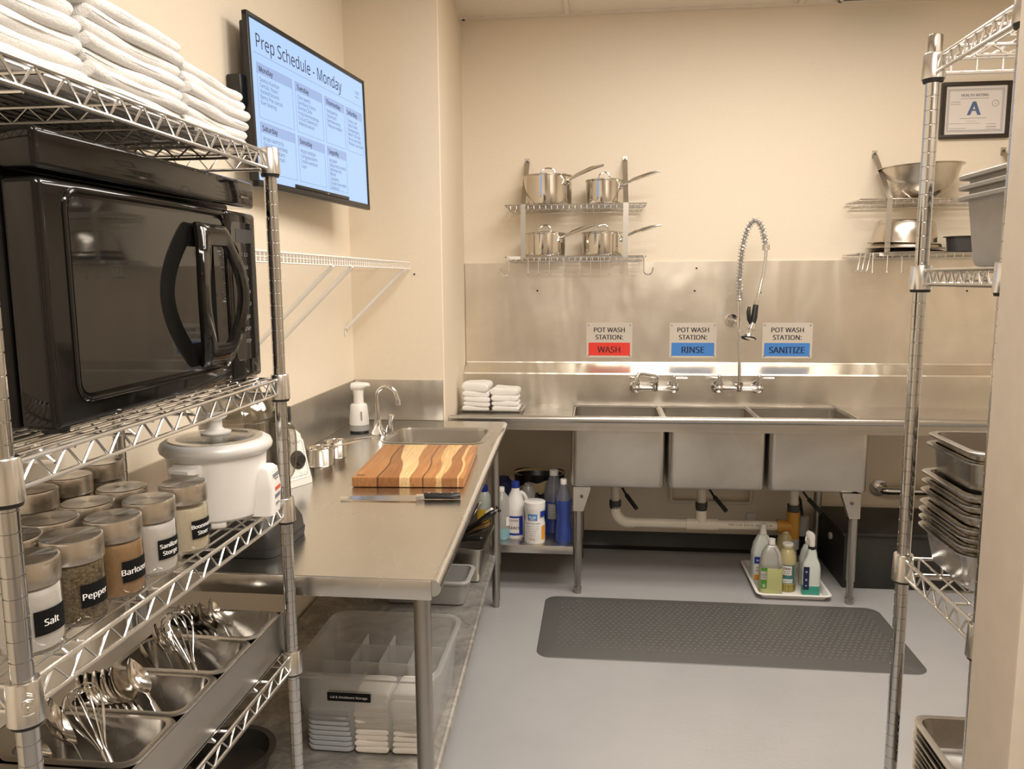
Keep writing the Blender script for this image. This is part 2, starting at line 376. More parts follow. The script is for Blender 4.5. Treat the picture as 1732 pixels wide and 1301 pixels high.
def smooth_path(pts, n=6):
    pts = [Vector(p) for p in pts]; out = []
    for i in range(len(pts) - 1):
        p0 = pts[max(i - 1, 0)]; p1 = pts[i]; p2 = pts[i + 1]; p3 = pts[min(i + 2, len(pts) - 1)]
        for k in range(n):
            t = k / n; out.append(.5 * ((2 * p1) + (p2 - p0) * t + (2 * p0 - 5 * p1 + 4 * p2 - p3) * t * t + (3 * p1 - p0 - 3 * p2 + p3) * t ** 3))
    return out + [pts[-1]]
ORD = ['topmost', 'second from top', 'third from top', 'fourth from top', 'fifth from top', 'sixth from top', 'seventh from top', 'eighth from top', 'ninth from top', 'tenth from top']
# ================================================================== the room
struct('floor', MB().box(-1.35, -2.1, -.1, 3.0, 4.6, 0), 'floor')
struct('ceiling', MB().box(-1.35, -2.1, 2.956, 3.0, 4.6, 3.05), 'ceil')
tee = MB()
for x in (-1.39 + 1.2 * k for k in range(4)):
    if x > -1.15: tee.box(x - .012, -2, 2.945, x + .012, 4.45, 2.957)
for y in (4.02 - .61 * k for k in range(10)): tee.box(-1.157, y - .012, 2.945, 2.9, y + .012, 2.957)
tee.box(-.76, 4.425, 2.942, 2.9, 4.449, 2.958); tee.box(-.772, 3.6, 2.942, -.745, 4.449, 2.958); tee.box(-1.156, -2, 2.942, -1.13, 3.59, 2.958)
struct('trim_1', tee, 'tee')
struct('wall_back', MB().box(-1.3, 4.45, 0, 3.0, 4.6, 2.99), 'wall')
struct('wall_left', MB().box(-1.3, -2.1, 0, -1.157, 4.6, 2.99), 'wall')
struct('wall_right', MB().box(2.9, -2.1, 0, 3.05, 4.6, 2.99), 'wall')
struct('wall_front', MB().box(-1.3, -2.15, 0, 3.0, -2.0, 2.99), 'jamb')
struct('wall_pillar', MB().prism([(-1.2, 3.59), (-.7275, 3.59), (-.724, 3.594), (-.771, 4.48), (-1.2, 4.48)], 'z', 0, 2.99), 'pillar')
struct('wall_doorway', MB().box(.548, 1.045, 0, 2.95, 1.168, 2.99, .006), 'jamb')
struct('baseboard_back', MB().prism([(4.449, 0), (4.40, 0), (4.432, .012), (4.440, .03), (4.441, .095), (4.449, .095)], 'x', -.77, 2.9), 'cove')
struct('baseboard_left', MB().box(-1.156, -2, 0, -1.146, 3.59, .095), 'cove')
v = MB(); v.box(1.21, 4.04, 2.950, 1.62, 4.40, 2.957)
t = thing('ceiling_vent', 'dark square ceiling vent at the top edge above the back wall', 'vent', (1.415, 4.22, 2.944))
W(t).box(1.21, 4.05, 2.944, 1.62, 4.41, 2.955).build('grille', 'darksteel', t)
fr = W(t); [fr.box(*b) for b in ((1.20, 4.04, 2.941, 1.63, 4.055, 2.955), (1.20, 4.405, 2.941, 1.63, 4.42, 2.955), (1.20, 4.04, 2.941, 1.215, 4.42, 2.955), (1.615, 4.04, 2.941, 1.63, 4.42, 2.955))]
fr.build('frame', 'tee', t)

# steel wall sheet above the sink
t = thing('steel_wall_panel', 'wide brushed stainless sheet covering the wall above the sink', 'wall panel', (.9, 4.44, 1.08))
W(t).box(-.764, 4.437, 1.079, 2.895, 4.4485, 1.6355).build('sheet', 'panel', t)
for x, z in ((.52, 1.599), (.513, 1.476), (-.354, 1.481), (1.928, 1.469), (.865, 1.465)):
    W(t).cyl((x, 4.4375, z), (x, 4.4358, z), .0055, 10).build('screw_hole', 'black', t)
W(t).cyl((1.163, 4.438, 1.204), (1.163, 4.433, 1.204), .006, 10).build('rivet', 'chrome', t)

# ================================================================== three compartment sink
S = thing('three_compartment_sink', 'long stainless three compartment sink with drainboards along the back wall', 'sink', (.6, 3.72, 0))
c = W(S)
XL, XR = -.722, 2.88
c.prism([(4.33, .845), (4.33, 1.022), (4.334, 1.030), (4.432, 1.074), (4.4355, 1.082), (4.4355, .845)], 'x', -.762, XR)
c.build('backsplash', 'panel', S, 20)
c = W(S)
c.tube([(XL, 3.705, .880), (XR, 3.705, .892)], .0165, 14)
c.box(XL, 3.702, .848, XR, 3.708, .878)
c.build('rolled_rim', 'steel', S)
W(S).box(XL + .012, 3.712, .826, XR, 3.722, .868).build('apron', 'steelh', S)
d = W(S); d.box(XL, 3.715, .848, -.140, 4.33, .857); d.box(-.146, 3.72, .857, -.138, 4.32, .866, .002)
d.box(-.722, 3.9, .8575, -.40, 4.26, .8582)
d.build('drainboard', 'steel', S)
d = W(S); d.box(1.243, 3.715, .848, XR, 4.33, .857); d.box(1.240, 3.72, .857, 1.248, 4.32, .868, .002); d.build('drainboard', 'steel', S)
d = W(S); d.box(-.139, 4.285, .848, 1.242, 4.331, .857); d.box(-.139, 3.715, .848, 1.242, 3.732, .858); d.box(.309, 3.72, .848, .327, 4.3, .8575); d.box(.776, 3.72, .848, .793, 4.3, .8575)
d.build('deck', 'steel', S)
for x0, x1 in ((-.137, .311), (.325, .778), (.791, 1.241)):
    b = W(S); b.shell((x0 + x1) / 2, 4.005, x1 - x0, .565, .03, .545, .852, .008, 0, n=4, rb=.014)
    bo = b.build('basin', 'steelh', S)
for x, yb in ((.084, 4.02), (.525, 4.02), (.985, 4.02)):
    g = W(S); g.cyl((x, yb, .548), (x, yb, .515), .036, 16); g.cyl((x, yb, .515), (x, yb, .49), .026, 16)
    go = g.build('drain', 'darksteel', S)
    lv = W(S); lv.tube([(x + .02, yb - .02, .50), (x + .05, yb - .06, .455), (x + .075, yb - .09, .425)], .006, 8); lv.tube([(x + .055, yb - .066, .448), (x + .105, yb - .13, .395)], .011, 10)
    lv.build('lever', 'black', go)
def sink_leg(x, y, gx, z1=.546):
    l = W(S); l.cyl((x, y, .115), (x, y, z1), .0205, 18)
    lo = l.build('leg', 'pipe', S)
    f = W(S); f.cyl((x, y, .03), (x, y, .118), .0165, 16); f.cyl((x, y, 0), (x, y, .032), .018, 16, .0195); f.build('foot', 'pipe', lo)
    if gx:
        s = 1 if gx > x else -1
        g = W(S); g.prism([(x - s * .022, .546), (gx, .546), (gx, .535), (x + s * .026, .425), (x - s * .022, .425)], 'y', y - .024, y + .02); g.build('gusset', 'steelh', lo)
        n = W(S); n.cyl((x + s * .018, y - .024, .50), (x + s * .018, y - .031, .50), .008, 8); n.build('bolt', 'darksteel', lo)
sink_leg(-.102, 3.748, -.042); sink_leg(1.19, 3.738, 1.128); sink_leg(-.102, 4.25, 0); sink_leg(1.165, 4.25, 0); sink_leg(2.5, 3.74, 2.44)
d = W(S); d.box(-.752, 3.722, .204, -.124, 4.32, .246, .004); d.build('lower_shelf', 'steel', S)

# drain plumbing
P = thing('drain_pipe', 'cream plastic drain pipe joining the three sink drains underneath', 'pipe', (.5, 4.02, .28))
for x in (.084, .525, .985):
    p = W(P); p.cyl((x, 4.02, .345), (x, 4.02, .49), .0225, 16); p.build('tailpiece', 'ivory', P)
    p = W(P); p.cyl((x, 4.02, .375), (x, 4.02, .40), .031, 18); p.cyl((x, 4.02, .36), (x, 4.02, .376), .029, 18); p.build('slip_nut', 'dgrey', P)
p = W(P); p.tube([(.084, 4.02, .37)] + arc((.154, 4.02, .355), .070, PI, 1.5 * PI, 8) + [(.18, 4.02, .285)], .029, 16); p.build('elbow', 'ivory', P)
p = W(P); p.cyl((.17, 4.02, .285), (.93, 4.02, .285), .0245, 18); p.build('pipe_run', 'ivory', P)
p = W(P); p.cyl((.45, 4.02, .285), (.61, 4.02, .285), .030, 18); p.cyl((.525, 4.02, .29), (.525, 4.02, .36), .029, 18); p.build('tee', 'ivory', P)
p = W(P); p.cyl((.985, 4.02, .22), (.985, 4.02, .365), .032, 18); p.cyl((.91, 4.02, .285), (.985, 4.02, .285), .031, 18); p.cyl((.905, 4.02, .285), (.925, 4.02, .285), .035, 18)
tag(p.build('transition_tee', 'orange', P), 'amber tee fitting at the right end', None)
p = W(P); p.cyl((.985, 4.02, .17), (.985, 4.02, .225), .034, 18); p.build('coupling', 'greyp', P)
p = W(P); p.cyl((.985, 4.02, 0), (.985, 4.02, .18), .024, 16); p.build('standpipe', 'ivory', P)
p = W(P); p.text('PVC-1120  SCH 40  D2665  2 IN', .016, (.77, 3.9949, .293), (1, 0, 0), (0, 0, 1)); p.build('printing', 'inkgrey', P)
q = thing('trap_cup', 'small grey plastic cup fitting hanging beside the amber tee', 'fitting', (1.075, 4.2, .2))
W(q).lathe([(.0, .0), (.03, .004), (.036, .03), (.036, .10), (.03, .11), (0, .112)], 16, (1.075, 4.2, .18)).build('cup', 'greyp', q)
W(q).tube([(1.075, 4.2, .29), (1.075, 4.25, .36), (1.08, 4.44, .37)], .008, 8).build('hose', 'black', q)
q = thing('supply_pipe', 'thin beige water pipe with an elbow on the wall behind the basins', 'pipe', (.6, 4.43, .35))
W(q).tube([(.405, 4.428, .54), (.405, 4.428, .30), (.41, 4.428, .29), (.42, 4.428, .285), (.82, 4.428, .285), (.845, 4.428, .29), (.85, 4.428, .30), (.85, 4.428, .54)], .0105, 10).build('pipe', 'ivory', q)
q = thing('wall_outlet_plate', 'small square white plate low on the wall under the pipe', 'plate', (.86, 4.44, .19))
W(q).box(.832, 4.436, .165, .882, 4.449, .225, .003).build('plate', 'white', q)
q = thing('wall_pipe_stub', 'steel pipe with round flange on the wall right of the sink', 'pipe', (1.545, 4.44, .385))
pb = W(q); pb.cyl((1.54, 4.449, .386), (1.54, 4.437, .386), .045, 20); pb.build('flange', 'chrome', q)
pb = W(q); pb.tube([(1.54, 4.44, .386), (1.54, 4.40, .386), (1.55, 4.385, .386), (1.57, 4.38, .386), (2.1, 4.38, .388)], .02, 12); pb.build('pipe', 'chrome', q)

# black grease box
q = thing('grease_trap', 'large black steel box with flat lid on the floor under the drainboard', 'box', (1.55, 4.16, 0))
W(q).box(1.215, 3.935, 0, 1.95, 4.39, .272, .006).build('body', 'greybox', q)
W(q).box(1.203, 3.922, .272, 1.962, 4.392, .290, .005).build('lid', 'greybox', q)
W(q).cyl((1.216, 4.15, .2), (1.204, 4.15, .2), .018, 12).build('plug', 'offwhite', q)

# ================================================================== wall faucets
def tap_body(root, xl, xr, y, z):
    b = W(root); xm = (xl + xr) / 2
    for x in (xl, xr):
        b.cyl((x, 4.3305, z), (x, 4.321, z), .034, 20); b.cyl((x, 4.325, z), (x, y, z), .017, 14)
        b.ball((x, y, z), .024, 14); b.cyl((x, y, z), (x, y, z + .048), .015, 12); b.cyl((x, y, z + .02), (x, y, z + .03), .020, 14)
    b.tube([(xl, y, z), (xl + .03, y, z), (xm - .03, y, z), (xm + .03, y, z), (xr - .03, y, z), (xr, y, z)], [.020, .013, .011, .011, .013, .020], 12)
    b.cyl((xm, y, z - .014), (xm, y, z + .03), .018, 14); b.cyl((xm, y, z + .018), (xm, y, z + .036), .021, 8)
    b.build('body', 'chrome', root)
def tap_handle(root, x, y, z, dx):
    h = W(root); h.cyl((x, y, z + .046), (x, y, z + .066), .013, 12); h.ball((x, y, z + .064), .012, 10)
    h.tube([(x, y, z + .055), (x + dx * .3, y, z + .058), (x + dx, y - .004, z + .058)], [.007, .005, .006], 8); h.build('handle', 'chrome', root)
F1 = thing('swing_faucet', 'chrome wall faucet with low swing spout over the left basin', 'faucet', (.295, 4.33, .955))
tap_body(F1, .196, .394, 4.265, .957)
tap_handle(F1, .196, 4.265, .957, -.035); tap_handle(F1, .394, 4.265, .957, .072)
W(F1).tube(smooth_path([(.303, 4.262, .985), (.303, 4.262, 1.015), (.290, 4.254, 1.026), (.262, 4.235, 1.032), (.215, 4.19, 1.044), (.200, 4.178, 1.040), (.192, 4.172, 1.022), (.190, 4.170, 1.00)], 5), .0105, 10).build('spout', 'chrome', F1)
W(F1).cyl((.190, 4.170, 1.005), (.190, 4.170, .985), .0135, 12).build('aerator', 'chrome', F1)
F2 = thing('pre_rinse_faucet', 'tall chrome pre-rinse faucet with coiled spring and hanging spray valve', 'faucet', (.738, 4.33, .957))
tap_body(F2, .634, .842, 4.265, .960)
tap_handle(F2, .634, 4.265, .960, -.07); tap_handle(F2, .842, 4.265, .960, .075)
W(F2).tube([(.738, 4.262, .99), (.724, 4.26, 1.42)], .0088, 12).build('riser', 'chrome', F2)
br = W(F2); br.cyl((.716, 4.437, 1.315), (.716, 4.425, 1.315), .034, 18); br.cyl((.716, 4.43, 1.315), (.722, 4.27, 1.315), .010, 10); br.cyl((.7275, 4.26, 1.29), (.7265, 4.26, 1.335), .0145, 12); br.build('wall_bracket', 'chrome', F2)
path = smooth_path([(.7235, 4.26, 1.44), (.7215, 4.258, 1.52), (.722, 4.25, 1.60), (.728, 4.24, 1.70), (.745, 4.225, 1.785), (.770, 4.21, 1.832), (.797, 4.20, 1.828), (.820, 4.19, 1.775), (.832, 4.185, 1.715), (.834, 4.184, 1.69)], 16)
W(F2).tube(path, .0085, 10).build('inner_hose', 'greyp', F2)
def helix(path, rad, turns, lead=None):
    L = [0]
    for a, b in zip(path, path[1:]): L.append(L[-1] + (b - a).length)
    tot = L[-1]; N = int(turns * 14); out = []; i = 0; ref = Vector((0, 1, 0))
    for k in range(N + 1):
        s = tot * k / N
        while i < len(path) - 2 and L[i + 1] < s: i += 1
        f = (s - L[i]) / max(L[i + 1] - L[i], 1e-6); p = path[i].lerp(path[i + 1], f); d = (path[i + 1] - path[i]).normalized()
        u = (ref - d * ref.dot(d)).normalized(); v = d.cross(u); a = 2 * PI * turns * k / N
        out.append(p + (u * math.cos(a) + v * math.sin(a)) * rad)
    return out
sp = W(F2); sp.tube(helix(path, .0165, 33), .0026, 5)
sp.tube(helix([Vector((.7245, 4.26, 1.425)), Vector((.7232, 4.26, 1.475))], .0165, 9), .0027, 5); sp.build('spring', 'chrome', F2)
fe = W(F2); fe.cyl((.834, 4.184, 1.712), (.835, 4.183, 1.684), .0195, 14); fe.cyl((.7243, 4.26, 1.405), (.724, 4.26, 1.43), .014, 12); fe.build('ferrule', 'chrome', F2)
hose = smooth_path([(.835, 4.183, 1.69), (.833, 4.18, 1.64), (.823, 4.175, 1.56), (.806, 4.165, 1.48), (.792, 4.155, 1.425)], 6)
W(F2).tube(hose, .0085, 10).build('hose', 'chrome', F2)
W(F2).tube([(.793, 4.156, 1.43), (.788, 4.15, 1.405)], .0125, 12).build('hose_nut', 'chrome', F2)
W(F2).tube([(.788, 4.15, 1.408), (.779, 4.14, 1.345), (.770, 4.135, 1.305)], [.0135, .0165, .0155], 12).build('valve_grip', 'black', F2)
W(F2).tube([(.752, 4.13, 1.40), (.748, 4.125, 1.375), (.752, 4.125, 1.335), (.762, 4.13, 1.31)], [.007, .011, .010, .006], 10).build('trigger', 'black', F2)
vh = W(F2); vh.tube([(.775, 4.137, 1.315), (.764, 4.132, 1.285)], [.018, .021], 12); vh.tube([(.764, 4.132, 1.285), (.757, 4.128, 1.255)], [.010, .008], 10); vh.build('valve_body', 'chrome', F2)
hd = W(F2); hd.tube([(.758, 4.128, 1.262), (.754, 4.122, 1.250), (.751, 4.119, 1.240)], [.012, .031, .033], 20); ho = hd.build('spray_head', 'chrome', F2)
hc, hn = Vector((.7512, 4.1192, 1.2405)), Vector((-.16, -.26, -.95)).normalized(); hu = hn.orthogonal().normalized(); hv = hn.cross(hu)
W(F2).tube([hc + (hu * math.cos(a) + hv * math.sin(a)) * .0345 for a in (2 * PI * k / 28 for k in range(28))], .0042, 8, True).build('head_bumper', 'black', ho)

# ================================================================== the three signs
def sign(x0, x1, z0, z1, word, band, ink, label):
    t = thing('pot_wash_sign', label, 'sign', ((x0 + x1) / 2, 4.437, z0))
    m = W(t); m.loft([[(p[0], yy, p[1]) for p in [(a[0], a[1]) for a in rrect((x0 + x1) / 2, (z0 + z1) / 2, x1 - x0, z1 - z0, .008, 0, 3)]] for yy in (4.4368, 4.4335)]); m.build('plate', 'signplate', t)
    W(t).loft([[(a[0], yy, a[1]) for a in rrect((x0 + x1) / 2, z0 + .048, x1 - x0 - .024, .073, .005, 0, 3)] for yy in (4.4336, 4.4330)]).build('colour_band', band, t)
    xm = (x0 + x1) / 2; m = W(t); m.text('POT WASH', .0375, (xm, 4.4331, z0 + .157), (1, 0, 0), (0, 0, 1), bold=.0009, sx=.98); m.text('STATION:', .0375, (xm, 4.4331, z0 + .116), (1, 0, 0), (0, 0, 1), bold=.0009, sx=.98); m.build('heading', 'ink', t)
    m = W(t); m.text(word, .050, (xm, 4.4326, z0 + .047), (1, 0, 0), (0, 0, 1), bold=.0014, sx=.95 if len(word) < 7 else .93); m.build('station_word', ink, t)
    for x in (x0 + .012, x1 - .012):
        for z in (z0 + .010, z1 - .012): W(t).cyl((x, 4.4336, z), (x, 4.4318, z), .004, 8).build('screw', 'pipe', t)
sign(-.078, .177, 1.106, 1.300, 'WASH', 'red', 'maroonink', 'beige sign reading POT WASH STATION with red WASH band')
sign(.381, .638, 1.106, 1.300, 'RINSE', 'blue', 'navyink', 'beige sign reading POT WASH STATION with blue RINSE band')
sign(.882, 1.148, 1.106, 1.300, 'SANITIZE', 'blue', 'navyink', 'beige sign reading POT WASH STATION with blue SANITIZE band')

# ================================================================== certificate
t = thing('certificate_frame', 'dark framed HEALTH RATING certificate with a big letter A on the wall', 'certificate', (1.906, 4.45, 2.253))
x0, x1, z0, z1 = 1.737, 2.075, 2.252, 2.533
for b in ((x0, z0, x1, z0 + .02), (x0, z1 - .02, x1, z1), (x0, z0, x0 + .02, z1), (x1 - .02, z0, x1, z1)): pass
f = W(t); f.box(x0, 4.424, z0, x1, 4.449, z0 + .02, .003); f.box(x0, 4.424, z1 - .02, x1, 4.449, z1, .003); f.box(x0 + .0005, 4.4245, z0 + .019, x0 + .02, 4.449, z1 - .019); f.box(x1 - .02, 4.4245, z0 + .019, x1 - .0005, 4.449, z1 - .019)
f.build('frame', 'frame', t)
W(t).box(x0 + .018, 4.436, z0 + .018, x1 - .018, 4.448, z1 - .018).build('sheet', 'paper', t)
b = W(t); e = .032
for q in ((x0 + e, z0 + e, x1 - e, z0 + e + .012), (x0 + e, z1 - e - .012, x1 - e, z1 - e), (x0 + e, z0 + e + .012, x0 + e + .010, z1 - e - .012), (x1 - e - .010, z0 + e + .012, x1 - e, z1 - e - .012)): b.box(q[0], 4.4356, q[1], q[2], 4.4362, q[3])
b.build('border_band', 'paperband', t)
xm = 1.900
tx = W(t); tx.text('HEALTH RATING', .0185, (xm, 4.4354, 2.468), (1, 0, 0), (0, 0, 1), bold=.0004); tx.build('title', 'inkgrey', t)
tx = W(t); tx.text('A', .098, (xm, 4.4354, 2.405), (1, 0, 0), (0, 0, 1), bold=.0042); tx.build('grade_letter', 'paperblue', t)
tx = W(t)
for (a, b_, z, h) in ((1.830, 1.968, 2.450, .002), (1.834, 1.962, 2.352, .002), (1.868, 1.913, 2.338, .0012), (1.780, 1.935, 2.327, .0014), (1.785, 1.832, 2.434, .0022), (1.784, 1.833, 2.423, .0022), (1.782, 1.865, 2.302, .002), (1.785, 1.85, 2.293, .0012), (1.965, 2.01, 2.322, .0018), (1.963, 2.013, 2.308, .003), (1.962, 2.011, 2.300, .0014)): tx.box(a, 4.4352, z, b_, 4.4360, z + h)
for r in (.017, .0145): tx.tube([(2.002 + r * math.cos(a * PI / 12), 4.4355, 2.424 + r * math.sin(a * PI / 12)) for a in range(24)], .0005, 4, True)
tx.text('A', .014, (2.002, 4.4354, 2.423), (1, 0, 0), (0, 0, 1)); tx.build('fine_print', 'inkfaint', t)

# ================================================================== wall racks with pots
def wall_rack(label, xs, x0, x1, tagside):
    t = thing('pot_rack', label, 'rack', ((x0 + x1) / 2, 4.44, 1.65))
    yf, yb = 4.19, 4.43
    for x in xs:
        s = W(t)
        s.loft([[(x - .012, 4.449, 2.165), (x + .012, 4.449, 2.165), (x + .012, 4.444, 2.165), (x - .012, 4.444, 2.165)], [(x - .012, 4.449, 2.205), (x + .012, 4.449, 2.205), (x + .012, 4.444, 2.205), (x - .012, 4.444, 2.205)]])
        P = [(4.445, 2.185), (yf - .006, 1.935), (yf - .006, 1.655)]
        for (ya, za), (yc, zc) in zip(P, P[1:]): s.loft([[(x - .013, ya, za), (x + .013, ya, za), (x + .013, ya - .004, za), (x - .013, ya - .004, za)], [(x - .013, yc, zc), (x + .013, yc, zc), (x + .013, yc - .004, zc), (x - .013, yc - .004, zc)]])
        so = s.build('strap', 'strap', t)
        W(t).cyl((x, 4.444, 2.188), (x, 4.438, 2.188), .006, 8).build('screw', 'darksteel', so)
    for z in (1.930, 1.662):
        s = W(t); fl = .022
        for y in (yf, yb):
            s.tube([(x0, y, z), (x1, y, z)], .0035, 6); s.tube([(x0 + .02, y, z - fl), (x1 - .02, y, z - fl)], .003, 6)
        for sx, xx in ((1, x0), (-1, x1)):
            s.tube([(xx, yf, z), (xx, yb, z)], .0035, 6); s.tube([(xx + sx * .02, yf, z - fl), (xx + sx * .02, yb, z - fl)], .003, 6)
        n = 24
        for k in range(1, n):
            x = x0 + (x1 - x0) * k / n
            s.tube([(x, yf, z - fl), (x, yf, z + .002), (x, yb, z + .002), (x, yb, z - fl)], .0018, 5)
        for y in (4.25, 4.31, 4.37): s.tube([(x0, y, z - .004), (x1, y, z - .004)], .0025, 6)
        so = s.build('shelf', 'satin', t)
        if z < 1.8:
            l = W(t); a = x0 + .01 if tagside < 0 else x0 + .105
            l.box(a, yf - .006, z - .012, a + .075, yf - .003, z + .004); l.build('size_tag', 'offwhite', so)
    return t
wall_rack('chrome wall rack with two wire decks holding four lidded saucepans', (-.408, .125), -.505, .232, -1)
wall_rack('chrome wall rack at right holding the mixing bowl and upturned pans', (1.425, 2.062), 1.285, 2.30, 1)
def s_hook(x, z, name, label, grp=None):
    h = MB(); h.tube([(0, .010, .0), (0, .004, .010), (0, -.004, .008), (0, -.006, 0), (0, -.006, -.075), (0, -.010, -.086), (0, -.018, -.088), (0, -.024, -.080)], .0022, 6)
    o = h.build(name, 'satin'); o.location = (x, 4.191, z); return tag(o, label, 'hook', grp)
for x in (-.382, -.328, -.269, -.194, -.11, -.054, -.002, .042, .103, .137):
    s_hook(x, 1.664 - .012, 'wire_hook', 'thin straight wire hook hanging from the lower deck under the saucepans', 'straight wire hooks under the saucepan rack')
def j_hook(x, z, d, label):
    h = MB()
    for dx in (0, .010):
        h.tube([(0, dx, .004), (0, dx, -.07)] + [(d * (.022 - .022 * math.cos(a)), dx, -.07 - .022 * math.sin(a)) for a in (PI * k / 8 for k in range(1, 8))] + [(d * .048, dx, -.055)], .0034, 7)
    o = h.build('double_hook', 'satin'); o.location = (x, 4.184, z); tag(o, label, 'hook')
j_hook(-.485, 1.657, -1, 'double chrome J hook at the left end of the saucepan rack')
j_hook(.222, 1.657, 1, 'double chrome J hook at the right end of the saucepan rack')
for k, (x, lb) in enumerate(((1.300, 'chrome J hook nearest the left end of the mixing bowl rack'), (1.322, 'chrome J hook second from the left end of mixing bowl rack'), (1.346, 'chrome J hook third from the left end of mixing bowl rack'))):
    h = MB(); h.tube([(0, 0, .004), (-.004, 0, -.03), (-.012, 0, -.08), (-.020, -.002, -.092), (-.032, -.004, -.092), (-.040, -.006, -.08)], .003, 7); o = h.build('j_hook', 'satin'); o.location = (x, 4.182, 1.662); tag(o, lb, 'hook')
for x in (1.36, 1.43, 1.50, 1.58): s_hook(x, 1.652, 'wire_hook', 'thin straight wire hook hanging under the upturned steel pans', 'straight wire hooks under the right rack')

def saucepan(x, z, r, h, ha, label, hl=.20, y=4.305):
    t = thing('saucepan', label, 'saucepan', (x, y, z))
    MB().lathe([(0, 0), (r * .90, 0), (r * .965, .004), (r * .985, .012), (r, h * .5), (r, h - .004), (r + .004, h), (r + .004, h + .002), (r - .001, h + .002), (r - .002, h - .004), (r - .002, .02), (0, .012)], 40).build('pot', 'pot', t)
    l = MB().lathe([(r - .004, h + .0015), (r + .004, h + .003), (r + .004, h + .006), (r * .9, h + .009), (r * .5, h + .014), (0, h + .016), (0, h + .014), (r * .5, h + .012)], 40).build('lid', 'potlid', t)
    a = MB(); w_ = r * .30; a.tube(smooth_path([(-w_, 0, h + .010), (-w_ * .95, 0, h + .028), (-w_ * .6, 0, h + .044), (0, 0, h + .048), (w_ * .6, 0, h + .044), (w_ * .95, 0, h + .028), (w_, 0, h + .010)], 4), .0042, 8); a.build('lid_handle', 'chrome', l)
    dx, dy = math.cos(ha), math.sin(ha); hd = MB(); zz = h * .80
    P = [(r * .98, zz), (r + .035, zz + .012), (r + .07, zz + .026), (r + .12, zz + .040), (r + .16, zz + .050), (r + hl, zz + .056), (r + hl + .02, zz + .058)]
    Wd = [.006, .006, .008, .0145, .0145, .010, .003]
    rings = []
    for (d, q), wd in zip(P, Wd):
        th = .0065 if d < r + .05 else (.010 if d < r + hl * .95 else .006)
        rings.append([(dx * d - dy * wd * math.cos(b), dy * d + dx * wd * math.cos(b), q + th * math.sin(b)) for b in (2 * PI * k / 10 for k in range(10))])
    hd.loft(rings); ho = hd.build('handle', 'potlid', t)
    rv = MB()
    for s in (-1, 1):
        a2 = ha + s * .13; rv.tube([(math.cos(a2) * (r - .002), math.sin(a2) * (r - .002), zz - .004), (math.cos(a2) * (r + .006), math.sin(a2) * (r + .006), zz - .004)], .009, 10)
    rv.tube([(math.cos(ha + q) * (r + .004), math.sin(ha + q) * (r + .004), zz - .012 - .006 * math.cos(q * 8)) for q in (-.22, -.14, -.06, 0, .06, .14, .22)], .005, 6); rv.build('rivet_plate', 'chrome', ho)
    return t
saucepan(-.286, 1.9345, .128, .150, -.62, 'largest saucepan with lid at left of the upper rack deck', .215)
saucepan(.013, 1.9345, .096, .122, -.36, 'small lidded saucepan at right of the upper rack deck', .19)
saucepan(-.300, 1.6665, .108, .118, -.60, 'lidded saucepan at left of the lower rack deck', .20)
saucepan(.006, 1.6665, .107, .118, -.30, 'lidded saucepan at right of the lower rack deck', .19)
# bowls on the right rack
o = MB().lathe([(0, 0), (.075, 0), (.095, .006), (.135, .04), (.165, .09), (.182, .145), (.186, .158), (.200, .160), (.201, .163), (.184, .1625), (.180, .145), (.163, .09), (.133, .042), (.09, .008), (0, .003)], 48).build('mixing_bowl', 'bowl'); o.location = (1.612, 4.305, 1.935); o.rotation_euler = (0, -.03, 0)
tag(o, 'large stainless mixing bowl on the upper deck of right rack', 'bowl')
def upturned(r, h, fl, label, loc, name='steel_pan', m='bowl', tilt=0):
    o = MB().lathe([(r + fl, 0), (r + fl, .002), (r, .006), (r * .985, h * .4), (r * .90, h * .88), (r * .84, h * .97), (r * .74, h), (0, h), (0, h - .002), (r * .74, h - .002), (r * .97, h * .4), (r - .003, .004)], 40).build(name, m)
    o.location = loc; o.rotation_euler = (0, tilt, 0); tag(o, label, 'pan'); return o
upturned(.152, .118, .022, 'upturned deep steel pan on top of the stack on right rack', (1.545, 4.30, 1.712), tilt=.05)
upturned(.170, .030, .016, 'shallow upturned pan in the middle of the right rack stack', (1.552, 4.30, 1.6885), tilt=.015)
upturned(.182, .014, .014, 'flat wide pan at the bottom of the right rack stack', (1.556, 4.30, 1.6665))
o = MB().lathe([(0, 0), (.062, 0), (.072, .006), (.080, .075), (.094, .078), (.094, .081), (.078, .080), (.070, .008), (0, .004)], 32).build('black_cake_tin', 'dgrey'); o.location = (1.835, 4.30, 1.6665); tag(o, 'round black baking tin right of the upturned steel pans', 'baking tin')
